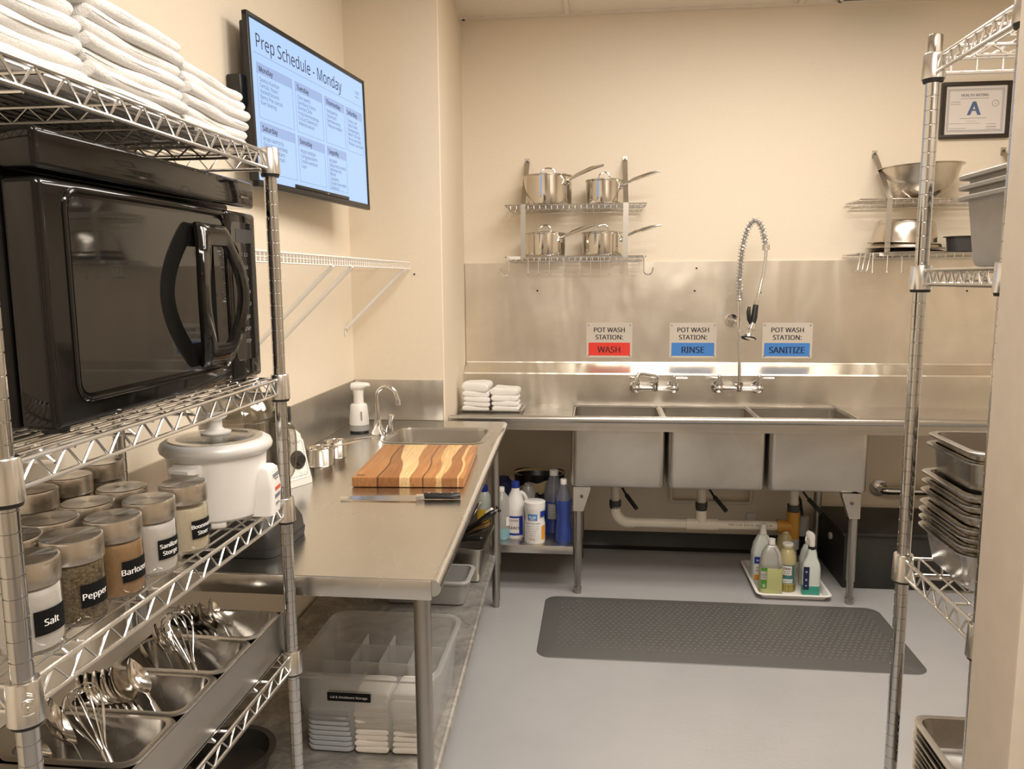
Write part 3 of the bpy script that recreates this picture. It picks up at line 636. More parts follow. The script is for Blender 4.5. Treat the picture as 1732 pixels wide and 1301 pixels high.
# ================================================================== prep table along the left wall
T = thing('prep_table', 'long stainless prep table along the left wall with built-in sink and undershelf', 'table', (-.78, 2.6, 0))
XW = -1.154
def xe(y): return -.347 - (y - 1.63) * (.079 / 1.94)      # right edge of the top
zt = .89
top = W(T)
def slab(y0, y1): top.loft([[(XW, y0, zt - .038), (xe(y0) - .016, y0, zt - .038), (xe(y1) - .016, y1, zt - .038), (XW, y1, zt - .038)], [(XW, y0, zt), (xe(y0) - .016, y0, zt), (xe(y1) - .016, y1, zt), (XW, y1, zt)]])
YS0, YS1 = 3.03, 3.43
slab(1.636, YS0); slab(YS1, 3.574)
bx0, bx1, by0, by1 = -.884, -.484, 3.075, 3.395
hole = rrect((bx0 + bx1) / 2, (by0 + by1) / 2, bx1 - bx0, by1 - by0, .055, zt, 6)
outer = []
for p in hole:
    cx, cy = (bx0 + bx1) / 2, (by0 + by1) / 2; dx, dy = p[0] - cx, p[1] - cy
    qx = 1 if dx > 0 else -1
    lim_x = (xe(cy) - .016 - cx) if dx > 0 else (XW - cx); lim_y = (YS1 - cy) if dy > 0 else (YS0 - cy)
    k = min(lim_x / dx if abs(dx) > 1e-6 else 1e9, lim_y / dy if abs(dy) > 1e-6 else 1e9); outer.append((cx + dx * k, cy + dy * k, zt))
# snap the closest ring points to the corners so the sheet is whole
for c in ((XW, YS0), (XW, YS1), (xe(3.23) - .016, YS0), (xe(3.23) - .016, YS1)):
    j = min(range(len(outer)), key=lambda i: (outer[i][0] - c[0]) ** 2 + (outer[i][1] - c[1]) ** 2); outer[j] = (c[0], c[1], zt)
top.loft([outer, hole], False, False)
top.box(XW, YS0, zt - .038, XW + .02, YS1, zt - .002); top.box(xe(YS0) - .05, YS0, zt - .038, xe(YS0) - .019, YS1, zt - .001)
# rolled right and front edges
top.tube([(xe(1.636) - .018, 1.636, zt - .0195), (xe(3.574) - .018, 3.574, zt - .0195)], .0193, 16)
top.box(XW, 1.630, zt - .046, xe(1.63) - .02, 1.64, zt - .001, .002)
top.build('top', 'table', T, 30)
b = W(T); rr = lambda off, z, rad: rrect((bx0 + bx1) / 2, (by0 + by1) / 2, bx1 - bx0 - 2 * off, by1 - by0 - 2 * off, rad, z, 6)
b.loft([rr(-.018, zt + .0012, .07), rr(-.012, zt + .003, .065), rr(0, zt + .001, .055), rr(.004, zt - .012, .05), rr(.012, zt - .14, .05), rr(.04, zt - .165, .03), rr(.15, zt - .17, .01), rr(.15, zt - .174, .01), rr(.03, zt - .17, .04), rr(.004, zt - .14, .055), rr(-.001, zt - .012, .056), rr(-.016, zt, .07)], True, True, True)
b.build('sink_bowl', 'steel', T)
s = W(T); s.box(XW - .002, 1.64, zt, XW + .006, 3.586, 1.081, .001); s.build('wall_splash', 'splash', T)
s = W(T); s.box(XW + .006, 3.577, zt, -.729, 3.5885, 1.081, .001); s.build('end_splash', 'splash', T)
us = W(T); us.loft([[(XW + .015, 1.70, z), (-.418, 1.70, z), (-.492, 3.555, z), (XW + .015, 3.555, z)] for z in (.228, .262)]); us.tube([(-.418, 1.70, .2505), (-.492, 3.555, .2505)], .0125, 10); us.build('undershelf', 'galv', T)
def table_leg(x, y):
    l = W(T); l.cyl((x, y, .15), (x, y, .853), .0205, 18); l.cyl((x, y, .835), (x, y, .853), .03, 18, .045); lo = l.build('leg', 'pipe', T)
    k = W(T); k.cyl((x, y, .215), (x, y, .300), .0245, 18); k.build('shelf_collar', 'pipe', lo)
    f = W(T); f.cyl((x, y, .035), (x, y, .16), .019, 16); f.cyl((x, y, 0), (x, y, .04), .015, 14, .018); f.build('foot', 'pipe', lo)
table_leg(-.408, 1.715); table_leg(-.482, 3.54); table_leg(-1.11, 1.715); table_leg(-1.11, 3.5)

# --- things on the table
zt2 = zt + .0008
t = thing('soap_dispenser', 'white automatic soap dispenser with grey base at the back of the table', 'soap dispenser', (-1.043, 3.285, zt2))
MB().lathe([(0, 0), (.038, 0), (.040, .004), (.040, .008), (0, .009)], 28, (0, 0, 0), 1.05, .95).build('foot', 'black', t)
MB().lathe([(0, .008), (.0405, .008), (.0405, .034), (0, .035)], 28, (0, 0, 0), 1.05, .95).build('tank_band', 'greyp', t)
MB().lathe([(0, .034), (.0405, .034), (.040, .06), (.035, .118), (.031, .124), (0, .126)], 28, (0, 0, 0), 1.05, .95).build('body', 'white', t)
MB().lathe([(0, .124), (.022, .124), (.021, .16), (.024, .185), (0, .19)], 24).build('neck', 'white', t)
hd = MB(); rings = []
for x, hw, z0, z1 in ((-.032, .012, .193, .208), (-.028, .022, .183, .216), (-.010, .028, .178, .219), (.015, .026, .182, .218), (.038, .020, .196, .217), (.050, .012, .200, .213)):
    rings.append([(x, hw * math.cos(a), (z0 + z1) / 2 + (z1 - z0) / 2 * math.sin(a)) for a in (2 * PI * k / 16 for k in range(16))])
hd.loft(rings); hd.build('head', 'white', t)
MB().box(.018, -.036, .055, .024, -.030, .095, .002).build('level_window', 'greyp', t)
t = thing('gooseneck_faucet', 'small chrome gooseneck faucet standing behind the table sink', 'faucet', (-.945, 3.235, zt2))
f = MB(); f.loft([rrect(0, 0, .06, .06, .012, 0, 3), rrect(0, 0, .055, .055, .012, .012, 3), rrect(0, 0, .036, .036, .012, .03, 3), rrect(0, 0, .028, .028, .012, .062, 3)]); f.build('base', 'chrome', t)
f = MB(); f.tube([(0, 0, .055), (0, 0, .155)] + arc((.042, 0, .165), .042, PI, .12 * PI, 14) + [(.088, 0, .160), (.092, 0, .145)], .0085, 12); f.build('spout', 'chrome', t)
MB().cyl((.0915, 0, .150), (.0935, 0, .128), .0115, 14).build('aerator', 'chrome', t)
f = MB(); f.loft([rrect(.048, .012, .032, .026, .006, .0, 3), rrect(.048, .012, .030, .024, .006, .02, 3), rrect(.050, .012, .024, .018, .006, .04, 3)]); f.tube([(.050, .012, .035), (.052, .012, .058), (.060, .008, .082)], [.008, .010, .012], 10); f.build('handle', 'chrome', t)

def cup(x, y, r, h, ha, L, label):
    t = thing('measuring_cup', label, 'measuring cup', (x, y, zt2))
    MB().lathe([(0, 0), (r * .93, 0), (r * .97, .005), (r, h - .003), (r + .002, h), (r - .001, h), (r - .003, h - .004), (r * .95, .006), (0, .002)], 36).build('cup', 'pot', t)
    dx, dy = math.cos(ha), math.sin(ha); h_ = MB()
    h_.loft([[(dx * d - dy * w_ * s, dy * d + dx * w_ * s, z + q) for s, q in ((-1, 0), (1, 0), (1, .0025), (-1, .0025))] for d, w_, z in ((r - .001, .010, h - .012), (r + .012, .010, h - .004), (r + .02, .008, h - .002), (r + L * .8, .007, h + .004), (r + L, .011, h + .005))])
    h_.build('handle', 'chrome', t); return t
cup(-.998, 2.672, .049, .064, .62, .105, 'larger steel measuring cup nearest the white dial appliance')
cup(-.985, 2.800, .041, .062, .35, .095, 'smaller steel measuring cup behind the larger cup')

B = MB().box(-.18, -.25, 0, .18, .25, .032, .004, 2).build('cutting_board', 'board'); B.location = (-.624, 2.640, zt2 + .001); B.rotation_euler = (0, 0, .067)
tag(B, 'striped brown and blond wooden cutting board lying on the prep table', 'cutting board')
m = MB().text('RW', .018, (-.156, -.222, .0324), (1, 0, 0), (0, 1, 0), bold=.0006).build('maker_mark', 'ink', B)
K = thing('chef_knife', 'chef knife with black handle lying in front of the cutting board', 'knife', (-.545, 2.262, zt2))
# blade along -x, cutting edge toward the room front
bl = []
for x, yt, yb, th in ((-.235, .004, .002, .0006), (-.20, .006, -.006, .0009), (-.15, .008, -.016, .0011), (-.08, .010, -.024, .0013), (-.005, .011, -.028, .0015), (.0, .011, -.027, .0015)):
    bl.append([(x, yt, .007), (x, yt, .007 + 2 * th), (x, yb, .0022), (x, yb, .0018)])
MB().loft(bl).build('blade', 'blade', K)
MB().loft([[(x, y0, .003), (x, y1, .003), (x, y1, .013), (x, y0, .013)] for x, y0, y1 in ((-.004, -.020, .012), (.006, -.012, .012), (.022, -.010, .012))]).build('bolster', 'chrome', K)
h = MB(); h.loft([[(x, y + q[0] * w_, z + q[1] * .0095) for q in [(math.cos(a), math.sin(a)) for a in (2 * PI * k / 12 for k in range(12))]] for x, y, w_, z in ((.020, .001, .011, .0105), (.03, .001, .0125, .0105), (.07, .000, .0125, .0105), (.10, -.001, .014, .0105), (.125, -.001, .013, .0105), (.130, -.001, .009, .0105))])
ho = h.build('handle', 'black', K)
for x in (.035, .07, .105): MB().cyl((x, 0, .0195), (x, 0, .0206), .004, 10).build('rivet', 'chrome', ho)
K.rotation_euler = (0, 0, .10)

# food processor
t = thing('food_processor', 'food processor with clear domed bowl standing behind the rice cooker', 'food processor', (-.890, 1.835, zt2))
b = MB(); b.loft([rrect(0, 0, .245, .215, .03, 0, 4), rrect(0, 0, .25, .22, .03, .02, 4)]); b.build('foot', 'rubber', t)
b = MB(); b.loft([rrect(0, 0, .246, .216, .03, .02, 4), rrect(0, 0, .240, .21, .03, .05, 4), rrect(-.01, .01, .19, .17, .05, .12, 4), rrect(-.01, .01, .17, .15, .05, .125, 4)]); b.build('motor_base', 'charcoal', t)
MB().lathe([(.088, .125), (.0955, .130), (.0965, .315), (.099, .318), (.099, .322), (.094, .322), (.0935, .135), (.086, .13)], 36, (-.005, .012, 0)).build('bowl', 'smoke', t)
MB().lathe([(.100, .322), (.101, .327), (.096, .345), (.082, .365), (.062, .378), (.052, .385), (.048, .40), (.048, .43), (.0455, .43), (.0455, .40), (.050, .383), (.061, .375), (.080, .362), (.094, .343), (.098, .325)], 36, (-.005, .012, 0)).build('lid', 'smoke', t)
MB().lathe([(0, .395), (.043, .395), (.043, .425), (0, .426)], 24, (-.005, .012, 0)).build('pusher', 'dgrey', t)
MB().tube(smooth_path([(.080, .04, .29), (.102, .052, .295), (.112, .058, .27), (.110, .058, .20), (.100, .05, .165), (.08, .04, .16)], 5), .010, 10).build('handle', 'smoke', t)
MB().box(.098, .02, .305, .118, .045, .345, .003).build('latch', 'black', t)
# white appliance with dial
t = thing('dial_appliance', 'white countertop appliance with a slanted face and black dial knob', 'appliance', (-1.036, 2.405, zt2), .44)
# front is -y turned toward the aisle
t.rotation_euler = (0, 0, PI / 2 - .44)
b = MB(); b.loft([rrect(0, 0, .150, .16, .02, 0, 4), rrect(0, 0, .150, .16, .02, .012, 4), rrect(0, .016, .128, .118, .018, .16, 4), rrect(0, .018, .110, .10, .014, .172, 4)]); b.build('housing', 'offwhite', t)
nz = Vector((0, -math.cos(.235), math.sin(.235))); up = Vector((0, math.sin(.235), math.cos(.235)))
base = Vector((0, -.0795, .014))
def on_face(u, h_): return base + Vector((1, 0, 0)) * u + up * h_ + nz * .0022
f = MB(); n_ = [on_face(a[0], a[1]) for a in rrect(0, .074, .116, .130, .014, 0, 3)]; f.loft([[tuple(p - nz * .006) for p in n_], [tuple(p) for p in n_]]); f.build('face_plate', 'white', t)
c0 = on_face(.018, .070)
d = MB(); d.tube([tuple(c0), tuple(c0 + nz * .003)], .030, 24); do = d.build('dial', 'dgrey', t)
d = MB(); d.tube([tuple(c0 + nz * .003), tuple(c0 + nz * .022)], [.017, .015], 18); d.build('knob', 'black', do)
d = MB()
for k in range(5): p = on_face(-.045 + .02 * k, .125); d.box(p.x - .005, p.y - .0008, p.z - .001, p.x + .005, p.y + .0003, p.z + .001)
for k in range(2):
    p = on_face(.02 + .02 * k, .022); d.tube([tuple(p + Vector((1, 0, 0)) * .006 * math.cos(a) + up * .006 * math.sin(a)) for a in (2 * PI * q / 14 for q in range(14))], .0005, 4, True)
d.tube([tuple(p + nz * .0004) for p in [on_face(a[0], a[1]) for a in rrect(0, .074, .102, .112, .010, 0, 3)]], .0006, 4, True)
d.build('markings', 'inkfaint', t)

# --- things on the undershelf
zu = .2635
TB = thing('storage_tub', 'frosted clear plastic tub with dividers and a black label under the table', 'storage tub', (-.628, 2.12, zu))
b = MB(); b.shell(0, 0, .395, .395, .05, 0, .238, .003, .022, .010, .012, 6, .02); b.build('tub', 'tub', TB)
dv = MB()
for y in (.075, -.035): dv.box(-.17, y - .001, .02, .17, y + .001, .19)
for x in (-.085, .0, .085): dv.box(x - .001, -.035, .02, x + .001, .15, .19)
for x in (-.035,): dv.box(x - .001, -.17, .02, x + .001, -.035, .17)
dv.build('divider_tray', 'tubdiv', TB)
lb = MB().box(-.098, -.1945, .158, .022, -.1925, .182); lo = lb.build('label', 'labelblk', TB)
MB().text('Lid & Smallware Storage', .0095, (-.038, -.1949, .170), (1, 0, 0), (0, 0, 1)).build('label_text', 'inkwhite', lo)
def towel(w_, d_, h_, seed, name, m, wob=.0016, phase=0):
    # pillow-edged folded slab; the wave phase is shared by a stack so that its layers nest
    r = random.Random(seed); ps = random.Random(phase or seed); ph = [ps.uniform(0, 6.28) for _ in range(6)]; q = [r.uniform(0, 6.28) for _ in range(6)]
    mb = MB(); npf = 40; rr = min(h_ * .62, .02); xs = []
    for k in range(6): xs.append((-w_ / 2 + rr * (1 - math.cos(PI / 2 * k / 5)), max(.10, math.sin(PI / 2 * k / 5) ** .8)))
    mid = [(-w_ / 2 + rr + (w_ - 2 * rr) * k / 14, 1.0) for k in range(1, 14)]
    xs = xs + mid + [(-x, t_) for x, t_ in reversed(xs)]
    rings = []
    for x, t_ in xs:
        ring = []
        for k in range(npf):
            a = 2 * PI * k / npf; c, s = math.cos(a), math.sin(a)
            ye = d_ / 2 - h_ * .5; y = (d_ / 2 - h_ * .5) * max(-1.0, min(1.0, c * 1.35)) + h_ * .5 * (c if abs(c) > .74 else 0) * 1.0
            s2 = math.copysign(min(1.0, abs(s) * 1.5) ** .75, s)
            z = s2 * h_ / 2 * t_
            wv = wob * (1.5 * math.sin(x * 17 + y * 9 + ph[0]) + .8 * math.sin(x * 31 - y * 23 + ph[1]))
            ind = wob * (.6 * math.sin(x * 52 + q[0]) + .5 * math.sin(y * 61 + q[1])) * (1 if s > 0 else .2)
            xo = wob * 1.6 * math.sin(y * 26 + q[2]) * (1 if t_ < 1 else 0); yo = wob * 1.8 * math.sin(x * 24 + q[3]) * (1 if abs(c) > .7 else 0)
            ring.append((x + xo, y + yo, h_ / 2 + z + wv + ind))
        rings.append(ring)
    mb.loft(rings); o = mb.build(name, m, None, 75); return o
def stack(n, loc, w_, d_, h_, rz, name, m, cat, grp, lab, seed, jit=.003):
    for k in range(n):
        o = towel(w_ * rnd.uniform(.975, 1.0), d_ * rnd.uniform(.97, 1.0), h_ * 1.06, seed + k, name, m, .0010, seed)
        o.location = (loc[0] + rnd.uniform(-jit, jit), loc[1] + rnd.uniform(-jit, jit), loc[2] + h_ * k); o.rotation_euler = (0, 0, rz + rnd.uniform(-.012, .012))
        tag(o, lab(n - 1 - k), cat, grp)
stack(10, (-.610, 1.990, zu + .0045), .094, .105, .0168, 0, 'cotton_cloth', 'cloth', 'cloth', 'cloths in the left stack inside the tub', lambda k: f'folded white cloth in tub, left stack, {ORD[k]}', 100, .0015)
stack(10, (-.506, 1.990, zu + .0045), .094, .105, .0172, 0, 'cotton_cloth', 'cloth', 'cloth', 'cloths in the right stack inside the tub', lambda k: f'folded white cloth in tub, right stack by the table leg, {ORD[k]}', 200, .0015)
for k in range(8):
    o = MB().loft([rrect(0, 0, .128, .10, .02, 0, 4), rrect(0, 0, .132, .104, .02, .008, 4), rrect(0, 0, .132, .104, .02, .011, 4), rrect(0, 0, .10, .08, .02, .0125, 4)]).build('plastic_lid', 'lidgrey')
    o.location = (-.727, 1.988, zu + .0045 + .0150 * k); o.rotation_euler = (0, 0, rnd.uniform(-.02, .02)); tag(o, f'grey plastic lid in the left side of the tub, {ORD[7 - k]}', 'lid', 'grey lids in the tub')
t = MB().shell(0, 0, .345, .185, .03, 0, .105, .003, .012, .012, .010, 5, .012).build('bus_tub', 'greyp'); t.location = (-.690, 3.01, zu); tag(t, 'small grey plastic bus tub on the table undershelf', 'tub')
t = MB().shell(0, 0, .175, .33, .022, 0, .155, .002, .012, .012, .004, 5, .012).build('steel_food_pan', 'pan'); t.location = (-.578, 3.33, zu); tag(t, 'deep steel pan full of black handled tools on the undershelf', 'food pan')
def handle_tool(name, label, cat, a, b, r0, m, tip=None, endm=None):
    a, b = Vector(a), Vector(b); root = thing(name, label, cat, a)
    L = (b - a); u = L.normalized(); s = u.cross(Vector((0, 0, 1))).normalized(); n = s.cross(u)
    rings = []
    for f, w_ in ((0, .8), (.1, 1), (.5, .85), (.8, 1.1), (.95, 1.0), (1, .5)):
        c = L * f; rings.append([tuple(c + s * r0 * w_ * 1.5 * math.cos(q) + n * r0 * w_ * .8 * math.sin(q)) for q in (2 * PI * k / 12 for k in range(12))])
    MB().loft(rings).build('handle', m, root)
    if tip: MB().tube([tuple(L * 0), tuple(-u * tip)], [r0 * .8, r0 * .5], 8).build('shaft', 'spoon', root)
    if endm:
        MB().tube([tuple(L * .80 + n * r0 * .55), tuple(L * .96 + n * r0 * .55)], r0 * .75, 8).build('grip_inlay', 'white', root)
        MB().tube([tuple(L * 1.0), tuple(L * 1.10)], .004, 8).build('pull_pin', 'offwhite', root)
        e = MB(); e.ball(tuple(L * 1.10 + n * .008), .008, 10); e.ball(tuple(L * 1.10 - n * .008), .008, 10); e.build('pin_cap', 'black', root)
    return root
handle_tool('tongs', 'long black handled tongs with white inlay sticking up from the pan', 'tongs', (-.585, 3.27, .455), (-.440, 3.22, .568), .017, 'black', .13, True)
handle_tool('brush', 'wooden handled brush lying in the pan below the tongs', 'brush', (-.600, 3.29, .44), (-.470, 3.24, .505), .013, 'woodh', .10)
handle_tool('kitchen_knife', 'black knife handle lowest in the pan of tools', 'knife', (-.62, 3.25, .425), (-.490, 3.21, .452), .013, 'black', .10)
handle_tool('steel_spatula', 'black and steel spatula handle under the tongs in the pan', 'spatula', (-.62, 3.30, .42), (-.480, 3.26, .482), .012, 'dgrey', .10)
handle_tool('steel_skimmer', 'shiny steel skimmer handle standing steepest in the pan', 'skimmer', (-.60, 3.36, .44), (-.520, 3.33, .57), .010, 'spoon', .10)
t = MB().lathe([(0, 0), (.085, 0), (.095, .006), (.105, .05), (.118, .053), (.119, .057), (.102, .056), (.093, .010), (0, .004)], 40).build('round_cake_pan', 'darksteel'); t.location = (-.965, 1.835, zu); tag(t, 'round dark pan on the undershelf below the wire shelves', 'pan')

# ================================================================== under the sink, left shelf
zs = .2465
def bottle(name, label, cat, x, y, r, prof, mats, liquid=None, capz=None, capr=None, capm='white', sx=1.0, sy=1.0, base=zs, lab=None, rz=0):
    t = thing(name, label, cat, (x, y, base), rz)
    H = prof[-1][1]
    MB().lathe([(0, 0)] + prof + [(0, H)], 28, (0, 0, 0), sx, sy).build('body', mats, t)
    if liquid:
        lm, lz = liquid
        pr = [(q[0] + .0005, max(q[1], .001)) for q in prof if q[1] < lz]
        last = pr[-1][0]; MB().lathe([(0, .001)] + pr + [(last, lz), (0, lz + .0002)], 28, (0, 0, 0), sx, sy).build('liquid', lm, t)
    if capz: MB().lathe([(0, H - .004), (capr, H - .004), (capr, capz - .002), (capr * .92, capz), (0, capz)], 20).build('cap', capm, t)
    for l in (lab or []):
        az, hw, z0, z1, lm, rr = l[:6]; n = 10; mb = MB(); rin = [[(sx * (rr + e) * math.cos(az + hw * (2 * i / n - 1)), sy * (rr + e) * math.sin(az + hw * (2 * i / n - 1)), z) for i in range(n + 1)] for z, e in ((z0, .0002), (z1, .0002))]
        mb.add(rin[0] + rin[1], [(i, i + 1, n + 2 + i, n + 1 + i) for i in range(n)])
        mb.build('label', lm, t)
        if len(l) > 6:
            for txt, sz, zz, im, bo in l[6]:
                MB().text(txt, sz, (0, 0, zz), (1, 0, 0), (0, 0, 1), bold=bo, bend=(rr + .0008, az)).build('lettering', im, t)
    return t
AZ = -PI / 2
bottle('bleach_jug', 'white bleach jug with blue cap on the shelf under the sink', 'jug', -.422, 3.86, .05, [(.050, 0), (.053, .006), (.053, .14), (.050, .165), (.034, .215), (.022, .24), (.019, .258)], 'white', capz=.285, capr=.021, capm='bluecap',
       lab=[(AZ + .1, .75, .018, .118, 'bluecap', .0532), (AZ - .08, .52, .030, .108, 'paper', .0535, [('CLOUDS', .013, .096, 'navyink', .0003), ('BLEACH', .020, .058, 'navyink', .0006)])])
j = MB(); j.tube(smooth_path([(.024, 0, .232), (.046, 0, .215), (.060, 0, .175), (.056, 0, .13)], 6), .010, 10)
jo = [o for o in bpy.data.objects if o.name.startswith('bleach_jug')][0]; j.build('handle', 'white', jo)
bottle('wipes_canister', 'white wipes canister with blue logo at the front of the sink shelf', 'canister', -.318, 3.79, .052, [(.050, 0), (.052, .004), (.052, .095), (.047, .12), (.048, .15), (.052, .165), (.052, .178)], 'white', capz=.207, capr=.053,
       lab=[(AZ - .15, .50, .118, .150, 'blue', .0492, [('Rubi', .018, .136, 'inkwhite', .0006), ('WIPES', .010, .123, 'inkwhite', .0003)]), (AZ + 1.05, .28, .018, .09, 'orangelabel', .0524), (AZ + .95, .30, .135, .165, 'bluecap', .0524),
            (AZ - .15, .01, .01, .0105, 'white', .0522, [('DISINFECTING WIPES', .0088, .104, 'inkgrey', .0002), ('kills germs  75 count', .0075, .090, 'blue', .0001), ('surface cleaner wipes', .0068, .078, 'inkgrey', 0), ('keep out of reach', .0060, .066, 'inkgrey', 0), ('contents  75', .0060, .055, 'inkgrey', 0), ('net wt 1 lb', .0060, .044, 'inkgrey', 0), ('EPA  Reg', .0066, .024, 'navyink', .0002)])])
bottle('blue_cleaner_bottle', 'dark blue cleaner bottle with white cap beside the sink leg', 'bottle', -.175, 3.80, .04, [(.040, 0), (.0425, .008), (.042, .06), (.036, .11), (.0395, .17), (.042, .20), (.036, .235), (.020, .285), (.015, .297)], 'bluejug', ('blueliq', .215), .318, .0165)
bottle('blue_sanitizer_bottle', 'tall blue bottle with grey label behind the dark blue bottle', 'bottle', -.233, 3.965, .052, [(.050, 0), (.053, .008), (.053, .175), (.051, .20), (.042, .245), (.026, .283), (.021, .30)], 'bluejug', ('blueliq', .165), .325, .0225, lab=[(AZ, .55, .075, .155, 'greyp', .0534, [('Sanitize', .010, .142, 'inkwhite', 0), ('daily use', .008, .126, 'inkwhite', 0), ('mix 1:64', .008, .112, 'inkwhite', 0)])])
bottle('pale_blue_bottle', 'pale grey bottle with blue-green liquid behind the far table leg', 'bottle', -.490, 3.83, .045, [(.042, 0), (.045, .006), (.045, .10), (.044, .17), (.034, .215), (.018, .235), (.014, .245)], 'milky', ('paleliq', .055), .262, .016, lab=[(AZ + .9, .25, .07, .115, 'paper', .0454)])
bottle('navy_bottle', 'dark navy bottle standing at the back left of the sink shelf', 'bottle', -.505, 4.05, .05, [(.050, 0), (.05, .20), (.046, .235), (.03, .25)], 'navy', capz=.26, capr=.03, capm='navy')
bottle('blue_capped_bottle', 'blue capped bottle with yellow label left of the far table leg', 'bottle', -.592, 3.92, .036, [(.036, 0), (.037, .005), (.037, .17), (.03, .20), (.018, .215)], 'mistliq', capz=.245, capr=.020, capm='bluecap', lab=[(AZ, 1.2, .03, .125, 'yellow', .0374)])
bottle('grey_jug', 'translucent grey jug in front of the beige bin', 'jug', -.372, 4.02, .045, [(.043, 0), (.045, .006), (.045, .15), (.036, .20), (.026, .222)], 'milky', capz=.235, capr=.02, capm='milky')
t = thing('waste_bin', 'oval beige waste bin lined with a black bag behind the bottles', 'waste bin', (-.325, 4.19, zs))
MB().lathe([(0, 0), (.115, 0), (.12, .006), (.135, .245), (.139, .25), (.137, .253), (.130, .248), (.116, .01), (0, .006)], 36, (0, 0, 0), 1, .72).build('bin', 'beigebin', t)
bl = MB(); n = 48
def lr(k): a = 2 * PI * k / n; return a, .006 * math.sin(5 * a + 1) + .004 * math.sin(9 * a)
top = [((.137 + .002) * math.cos(a), .73 * .139 * math.sin(a), .255 + .004 * math.sin(3 * a)) for a, q in map(lr, range(n))]
low = [((.136) * math.cos(a), .73 * .1365 * math.sin(a) , .222 - .05 * max(0, math.sin(a * 2 + .6)) ** 2 + q) for a, q in map(lr, range(n))]
inn = [((.125) * math.cos(a), .72 * .126 * math.sin(a), .235) for a, q in map(lr, range(n))]
bot = [((.10) * math.cos(a), .72 * .10 * math.sin(a), .06) for a, q in map(lr, range(n))]
bl.loft([low, top, inn, bot], False, True); bl.build('bag', 'liner', t)
t = MB(); t.loft([[(.075 * math.cos(a) * s, .05 * math.sin(a) * s, z + .012 * math.sin(3 * a + z * 30)) for a in (2 * PI * k / 20 for k in range(20))] for s, z in ((.6, .0), (1, .02), (1.05, .08), (.9, .13), (.62, .16), (.4, .17))])
o = t.build('black_bag_bundle', 'liner'); o.location = (-.293, 4.015, zs + .006); tag(o, 'bunched black plastic bag standing in front of the beige bin', 'plastic bag')

# ================================================================== tray of bottles on the floor
t = thing('floor_tray', 'white plastic tray on the floor under the right basin', 'tray', (.940, 3.975, .0005))
MB().shell(0, 0, .335, .455, .03, 0, .030, .003, .012, .010, .005, 5, .008).build('tray', 'white', t)
zf = .0045
def jug(x, y, rz, label, liq, lz, cap, capm, labs, m='milky', h=.25, w_=.108, d_=.075):
    t = thing('cleaner_jug', label, 'jug', (x, y, zf), rz)
    def R(sc, z, k=1): return rrect(0, 0, w_ * sc, d_ * sc * k, .022 * sc, z, 4)
    MB().loft([R(.96, 0), R(1, .006), R(1, h * .58), R(1.02, h * .60), R(.96, h * .64), R(.82, h * .80), R(.50, h * .94), R(.34, h * .965), R(.32, h)]).build('body', m, t)
    if liq: MB().loft([R(.965, .001), R(1.008, .006), R(1.008, lz), R(1.0, lz + .001)]).build('liquid', liq, t)
    hb = MB(); hb.tube(smooth_path([(.012, -d_ * .20, h * .93), (.028, -d_ * .38, h * .84), (.034, -d_ * .52, h * .68), (.034, -d_ * .50, h * .60)], 5), .009, 8); hb.build('handle', m, t)
    cr, ch = cap; MB().lathe([(0, h - .004), (cr, h - .004), (cr * (1 if ch < .03 else .62), h + ch), (0, h + ch)], 18).build('cap', capm, t)
    for (face, a, b, z0, z1, lm, txts) in labs:
        if face == 'f': MB().box(a, -d_ / 2 - .0008, z0, b, -d_ / 2 + .001, z1).build('label', lm, t)
        else: MB().box(-w_ / 2 - .0008, a, z0, -w_ / 2 + .001, b, z1).build('label', lm, t)
        for txt, sz, u, z, im in txts:
            if face == 'f': MB().text(txt, sz, (u, -d_ / 2 - .0012, z), (1, 0, 0), (0, 0, 1), bold=.0003).build('lettering', im, t)
            else: MB().text(txt, sz, (-w_ / 2 - .0012, u, z), (0, -1, 0), (0, 0, 1), bold=.0003).build('lettering', im, t)
    return t
jug(.845, 3.84, -.06, 'jug of pale green cleaner with green label at the tray front', 'greenliq', .132, (.0165, .022), 'white', [('f', -.052, -.022, .03, .135, 'greenlabel', [('G', .02, -.036, .045, 'inkwhite')]), ('f', -.0515, -.024, .075, .118, 'paper', [('Simple', .008, -.038, .10, 'inkgrey'), ('clean', .008, -.038, .088, 'inkgrey')])], 'milky', .250)
jug(.826, 3.955, .1, 'jug with blue and orange label behind the green cleaner jug', None, 0, (.018, .045), 'white', [('f', -.050, -.006, .115, .150, 'bluecap', [('Pro', .014, -.03, .132, 'inkwhite')]), ('f', -.050, -.006, .058, .115, 'paper', [('cleaner', .009, -.028, .095, 'navyink'), ('floor use', .008, -.028, .080, 'navyink')]), ('f', -.050, -.006, .03, .058, 'orangelabel', [])], 'mistliq', .265)
bottle('olive_cleaner_bottle', 'bottle of olive cleaner with cream and dark label at tray middle', 'bottle', .932, 3.88, .043, [(.040, 0), (.0425, .006), (.0425, .150), (.041, .175), (.030, .205), (.0255, .21), (.0255, .232)], 'amberliq', None, .240, .0262, 'offwhite', base=zf,
       lab=[(AZ - .05, .80, .045, .140, 'teallabel', .0427), (AZ - .22, .52, .088, .134, 'paper', .0431, [('ZAAS', .0165, .122, 'maroonink', .0008), ('Sanitary', .010, .108, 'inkgrey', .0002), ('cleaner', .010, .097, 'inkgrey', .0002)]), (AZ - .1, .55, .048, .068, 'mistliq', .0431, [('ready to use', .008, .058, 'navyink', 0)]), (AZ, 1.6, .004, .040, 'oliveliq', .0427)])
bottle('round_back_bottle', 'pale bottle mostly hidden behind the olive cleaner bottle', 'bottle', .952, 4.02, .045, [(.045, 0), (.046, .005), (.046, .19), (.036, .235), (.024, .25)], 'amberliq', None, .262, .022, 'offwhite', base=zf)
